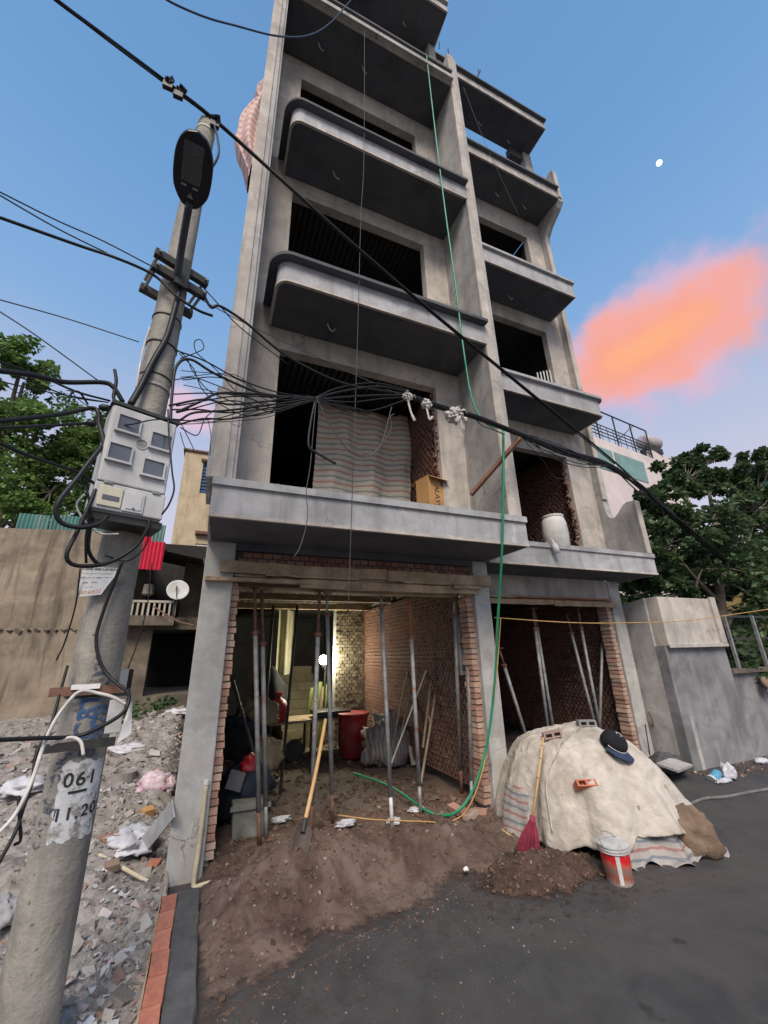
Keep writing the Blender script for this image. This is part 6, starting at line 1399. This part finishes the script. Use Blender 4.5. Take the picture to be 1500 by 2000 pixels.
for i in range(260):
    a = rbm.uniform(-1, 1); d_ = rbm.uniform(-1, 1); s0 = ju + Vector((a * .022, d_ * .015, 0)); e_ = b0 + Vector((a * .13, d_ * .05, rbm.uniform(-.02, .02))); mb.tube([s0, s0.lerp(e_, .5) + Vector((a * .015, 0, .01)), e_], .0035, 3, False)
stuff(mb.build('bristles', pink_br, g))
mb = MB()
for i in range(160):
    a = rbm.uniform(-1, 1); e_ = b0 + Vector((a * .135, rbm.uniform(-.05, .05), rbm.uniform(-.03, .0))); mb.tube([e_ + ax_ * .06, e_ - ax_ * .02], .0035, 3, False)
stuff(mb.build('bristle_tips', M('dirty_tips', (.045, .04, .032)), g))
MB().tube([ju - ax_ * .03, ju + ax_ * .03], .026, 10).build('binding', pink_br, g)

# ================================================================ right-hand street litter
for i, (q0, q1, lab, r, m_) in enumerate((((7.083, 5.28, 0.826), (7.605, 5.538, 0.02), 'pale wooden stick leaning on the grey return wall', .014, wood), ((6.883, 5.25, 0.634), (7.071, 5.433, 0.02), 'dark thin stick leaning beside the pale one', .009, steel_dk))):
    tag(MB().tube([q0, q1], r, 6).build('stick', m_), lab, 'stick', 'sticks by the wall')
tag(MB().tube([(6.952, 5.272, 0.05), (7.399, 5.332, 0.05)], .018, 7).build('pipe_offcut', white_paint), 'short white pipe lying at the foot of the sticks', 'pipe')
o = crumple('dark_sack', Vector((6.84, 4.886, 0.05)) + Vector((0, .1, .05)), (.30, .22, .16), M('sack_grey', (.085, .085, .09), (.05, .05, .055), 5), 'dark grey cement sack slumped against the wall foot', 'sack', 12)
o = MB().box(-.25, .25, -.14, .14, 0, .03, Matrix.Translation(Vector((6.584, 4.687, 0.18))) @ Matrix.Rotation(R(12), 4, 'Z') @ Matrix.Rotation(R(10), 4, 'X')).build('flat_slab', concrete); tag(o, 'flat cement slab lying on the dark sack', 'slab')
bl = Vector((7.05, 4.431, 0))
g = thing('blue_jar', 'blue plastic jar with white lid lying in the gutter', 'jar', tuple(bl)); TJ = Matrix.Rotation(R(70), 3, 'Y')
MB().lathe([(.055, -.10), (.06, -.09), (.06, .06), (.04, .09)], bl + Vector((0, 0, .06)), 14, TJ).build('body', bluep, g, smooth=True); MB().lathe([(.062, -.13), (.062, -.10), (.05, -.098)], bl + Vector((0, 0, .06)), 14, TJ).build('lid', white_paint, g)
crumple('plastic_bag', bl + Vector((.22, -.05, .07)), (.11, .09, .13), plastic_w, 'translucent white bag beside the blue jar', 'plastic bag', 51); crumple('plastic_bag', bl + Vector((-.02, -.10, .02)), (.16, .07, .03), plastic_w, 'flat white bag under the blue jar', 'plastic bag', 52)
crumple('plastic_bag', Vector((8.643, 4.644, 0.03)), (.14, .08, .05), plastic_w, 'small white packet farther along the wall foot', 'plastic bag', 53)
wire('ground_hose', [(5.652, 3.961, 0.015), (6.038, 4.011, 0.015), (6.369, 3.928, 0.015), (6.767, 3.904, 0.015), (7.244, 3.848, 0.015)], .02, M('muddy_hose', (.17, .165, .16), (.11, .105, .10), 9), 'muddy grey hose lying across the wet street at right', 'hose')
o = MB().lathe([(.0, -.04), (.10, -.035), (.13, 0), (.11, .04), (0, .05)], (9.714, 4.75, 1.161), 14, Matrix.Rotation(R(70), 3, 'X')).build('clay_pot', M('old_clay', (.26, .18, .13)), smooth=True); tag(o, 'brown round pot hung on the street wall at the right edge', 'pot')

# ================================================================ litter on the empty lot
def lotp(px, py):       # sight line to the lot surface
    return None
def litter(px3, r, mat, lab, seed, name='plastic_bag', cat='plastic bag', amp=.5):
    p = Vector(px3); p.z = lot_h(p.x, p.y) + r[2] * .4; return crumple(name, p, r, mat, lab, cat, seed, amp=amp)
litter((-1.111, 8.961, 0.25), (.34, .20, .08), plastic_w, 'pale blue-white plastic sheet crumpled on the rubble behind the pole', 1)
litter((-0.485, 7.083, 0.2), (.22, .16, .13), plastic_p, 'pink and red printed bag lying on the rubble near the column', 2)
litter((-0.302, 7.112, 0.2), (.09, .12, .13), plastic_p, 'smaller pink printed bag right against the column', 3)
litter((-0.506, 5.452, 0.12), (.20, .34, .09), plastic_w, 'large thin white bag spread over the rubble in front of the leaning board', 4)
litter((-1.947, 7.168, 0.2), (.24, .22, .10), plastic_w, 'white sheet scrap left of the pole', 5)
litter((-0.522, 11.769, 0.45), (.30, .15, .08), plastic_w, 'small white scrap on top of the rubble by the old house', 6)
litter((-1.179, 4.529, 0.05), (.10, .12, .10), M('grey_lump', (.33, .33, .34)), 'pale grey lump at the left edge', 7, 'concrete_lump', 'lump')
lb0 = Vector((-0.357, 5.317, 0.12))
LBD = [Vector(v) for v in [(-0.477, 5.525, 0.07), (-0.159, 4.69, 0.65), (-0.116, 4.56, 0.55), (-0.373, 5.328, 0.05)]]
o = MB().sheet(lambda u, v: LBD[0].lerp(LBD[1], u).lerp(LBD[3].lerp(LBD[2], u), v), 4, 3).build('leaning_board', M('grey_board', (.40, .40, .39), (.30, .30, .29), 4), solid=.012); tag(o, 'grey cement board leaning against the left column', 'board')
for lab, q, s, a, m_ in (('brown cardboard scrap folded on the rubble', (-0.449, 6.182, 0.16), (.12, .10, .09), 30, cardboard), ('broken brick lying on the white pipe', (-0.577, 4.946, 0.08), (.10, .09, .06), 20, M('mud_brick', (.27, .19, .14))), ('orange brick half by the foot of the column', (-0.249, 5.092, 0.08), (.10, .09, .06), -25, brick_fresh), ('flat brown tile shard on the rubble', (-0.696, 5.545, 0.12), (.20, .13, .02), 15, M('brown_tile', (.26, .14, .10)))):
    q = Vector(q); q.z = lot_h(q.x, q.y) + s[2] * .45; mb = MB().box(-s[0] / 2, s[0] / 2, -s[1] / 2, s[1] / 2, -s[2] / 2, s[2] / 2, Matrix.Translation(q) @ Matrix.Rotation(R(a), 4, 'Z') @ Matrix.Rotation(R(14), 4, 'X'))
    tag(mb.build('debris_piece', m_, bevel=.004), lab, 'debris')
q0, q1 = Vector((-0.906, 5.303, 0.08)), Vector((-0.268, 4.779, 0.08))
for q in (q0, q1): q.z = lot_h(q.x, q.y) + .03
tag(MB().tube([q0, q1], .016, 8).build('plastic_pipe', pvc), 'cream plastic pipe lying across the rubble beside the pole', 'pipe')
o = MB().lathe([(.13, 0), (.15, .02), (.16, .16), (.145, .16), (.13, .03)], Vector((-0.91, 7.506, 0.2)), 16).build('grey_basin', M('dusty_basin', (.30, .28, .26), None, 5)); o.data.update(); tag(o, 'dusty grey basin half buried in the rubble', 'basin')
wire('cloth_strip', [(-.16, 4.62, .10), (-.14, 4.58, .16), (-.11, 4.55, .12), (-.12, 4.52, .03)], .012, M('tan_strip', (.36, .30, .22)), 'tan strap curled at the corner of the brick kerb', 'strap')
for i, (px, lab) in enumerate((((2.128, 4.935, 0.06), 'white lime splash around the thin middle prop'), ((1.602, 5.068, 0.08), 'crumpled foil-like scrap left of the thin prop'), ((0.966, 5.496, 0.08), 'crumpled silver scrap beside the left props'), ((2.518, 5.134, 0.06), 'white scrap near the orange cord'))):
    crumple('plastic_scrap', Vector(px) + Vector((0, 0, .02)), (.10, .06, .03) if i else (.08, .07, .03), plastic_w, lab, 'scrap', 60 + i, amp=.6)
for i, (px, lab) in enumerate((((2.282, 3.739, 0.06), 'small white pebble-like scrap on the soil heap'), ((1.547, 4.479, 0.15), 'tiny pale scrap on the soil heap near the shovel'))):
    crumple('paper_scrap', Vector(px), (.025, .02, .02), white_paint, lab, 'scrap', 70 + i)
rb2 = random.Random(17)
for i, px in enumerate([(2.963, 4.82, 0.07), (3.007, 4.728, 0.07), (2.92, 4.915, 0.09), (3.168, 4.807, 0.06)]):
    o = place('brick', HEADERS[i % 4], (px[0], px[1], px[2]), None, rot=(rb2.uniform(-.2, .2), rb2.uniform(-.2, .2), rb2.uniform(0, 3))); tag(o, ('loose brick at the foot of the right jamb, nearest the hose', 'loose brick at the foot of the right jamb, middle', 'loose brick at the foot of the right jamb, rearmost', 'loose brick at the foot of the right jamb, touching the column')[i], 'brick', 'loose bricks by the middle column')
tag(MB().tube([(3.096, 4.391, 0.06), (3.078, 4.102, 0.05)], .012, 6).build('stick', bamboo), 'short pale stick lying in front of the middle column', 'stick')

# ================================================================ moon
md = Vector((708.966, 253.678, 891.964)).normalized()
mb = MB(); mb.lathe([(.0, -5), (2.5, -4.3), (4.3, -2.5), (5, 0), (4.3, 2.5), (2.5, 4.3), (0, 5)], md * 1200, 20)
tag(mb.build('moon', emit('moonlight', (1, .99, .95), 1.6), smooth=True), 'small bright moon in the blue sky at upper right', 'moon')
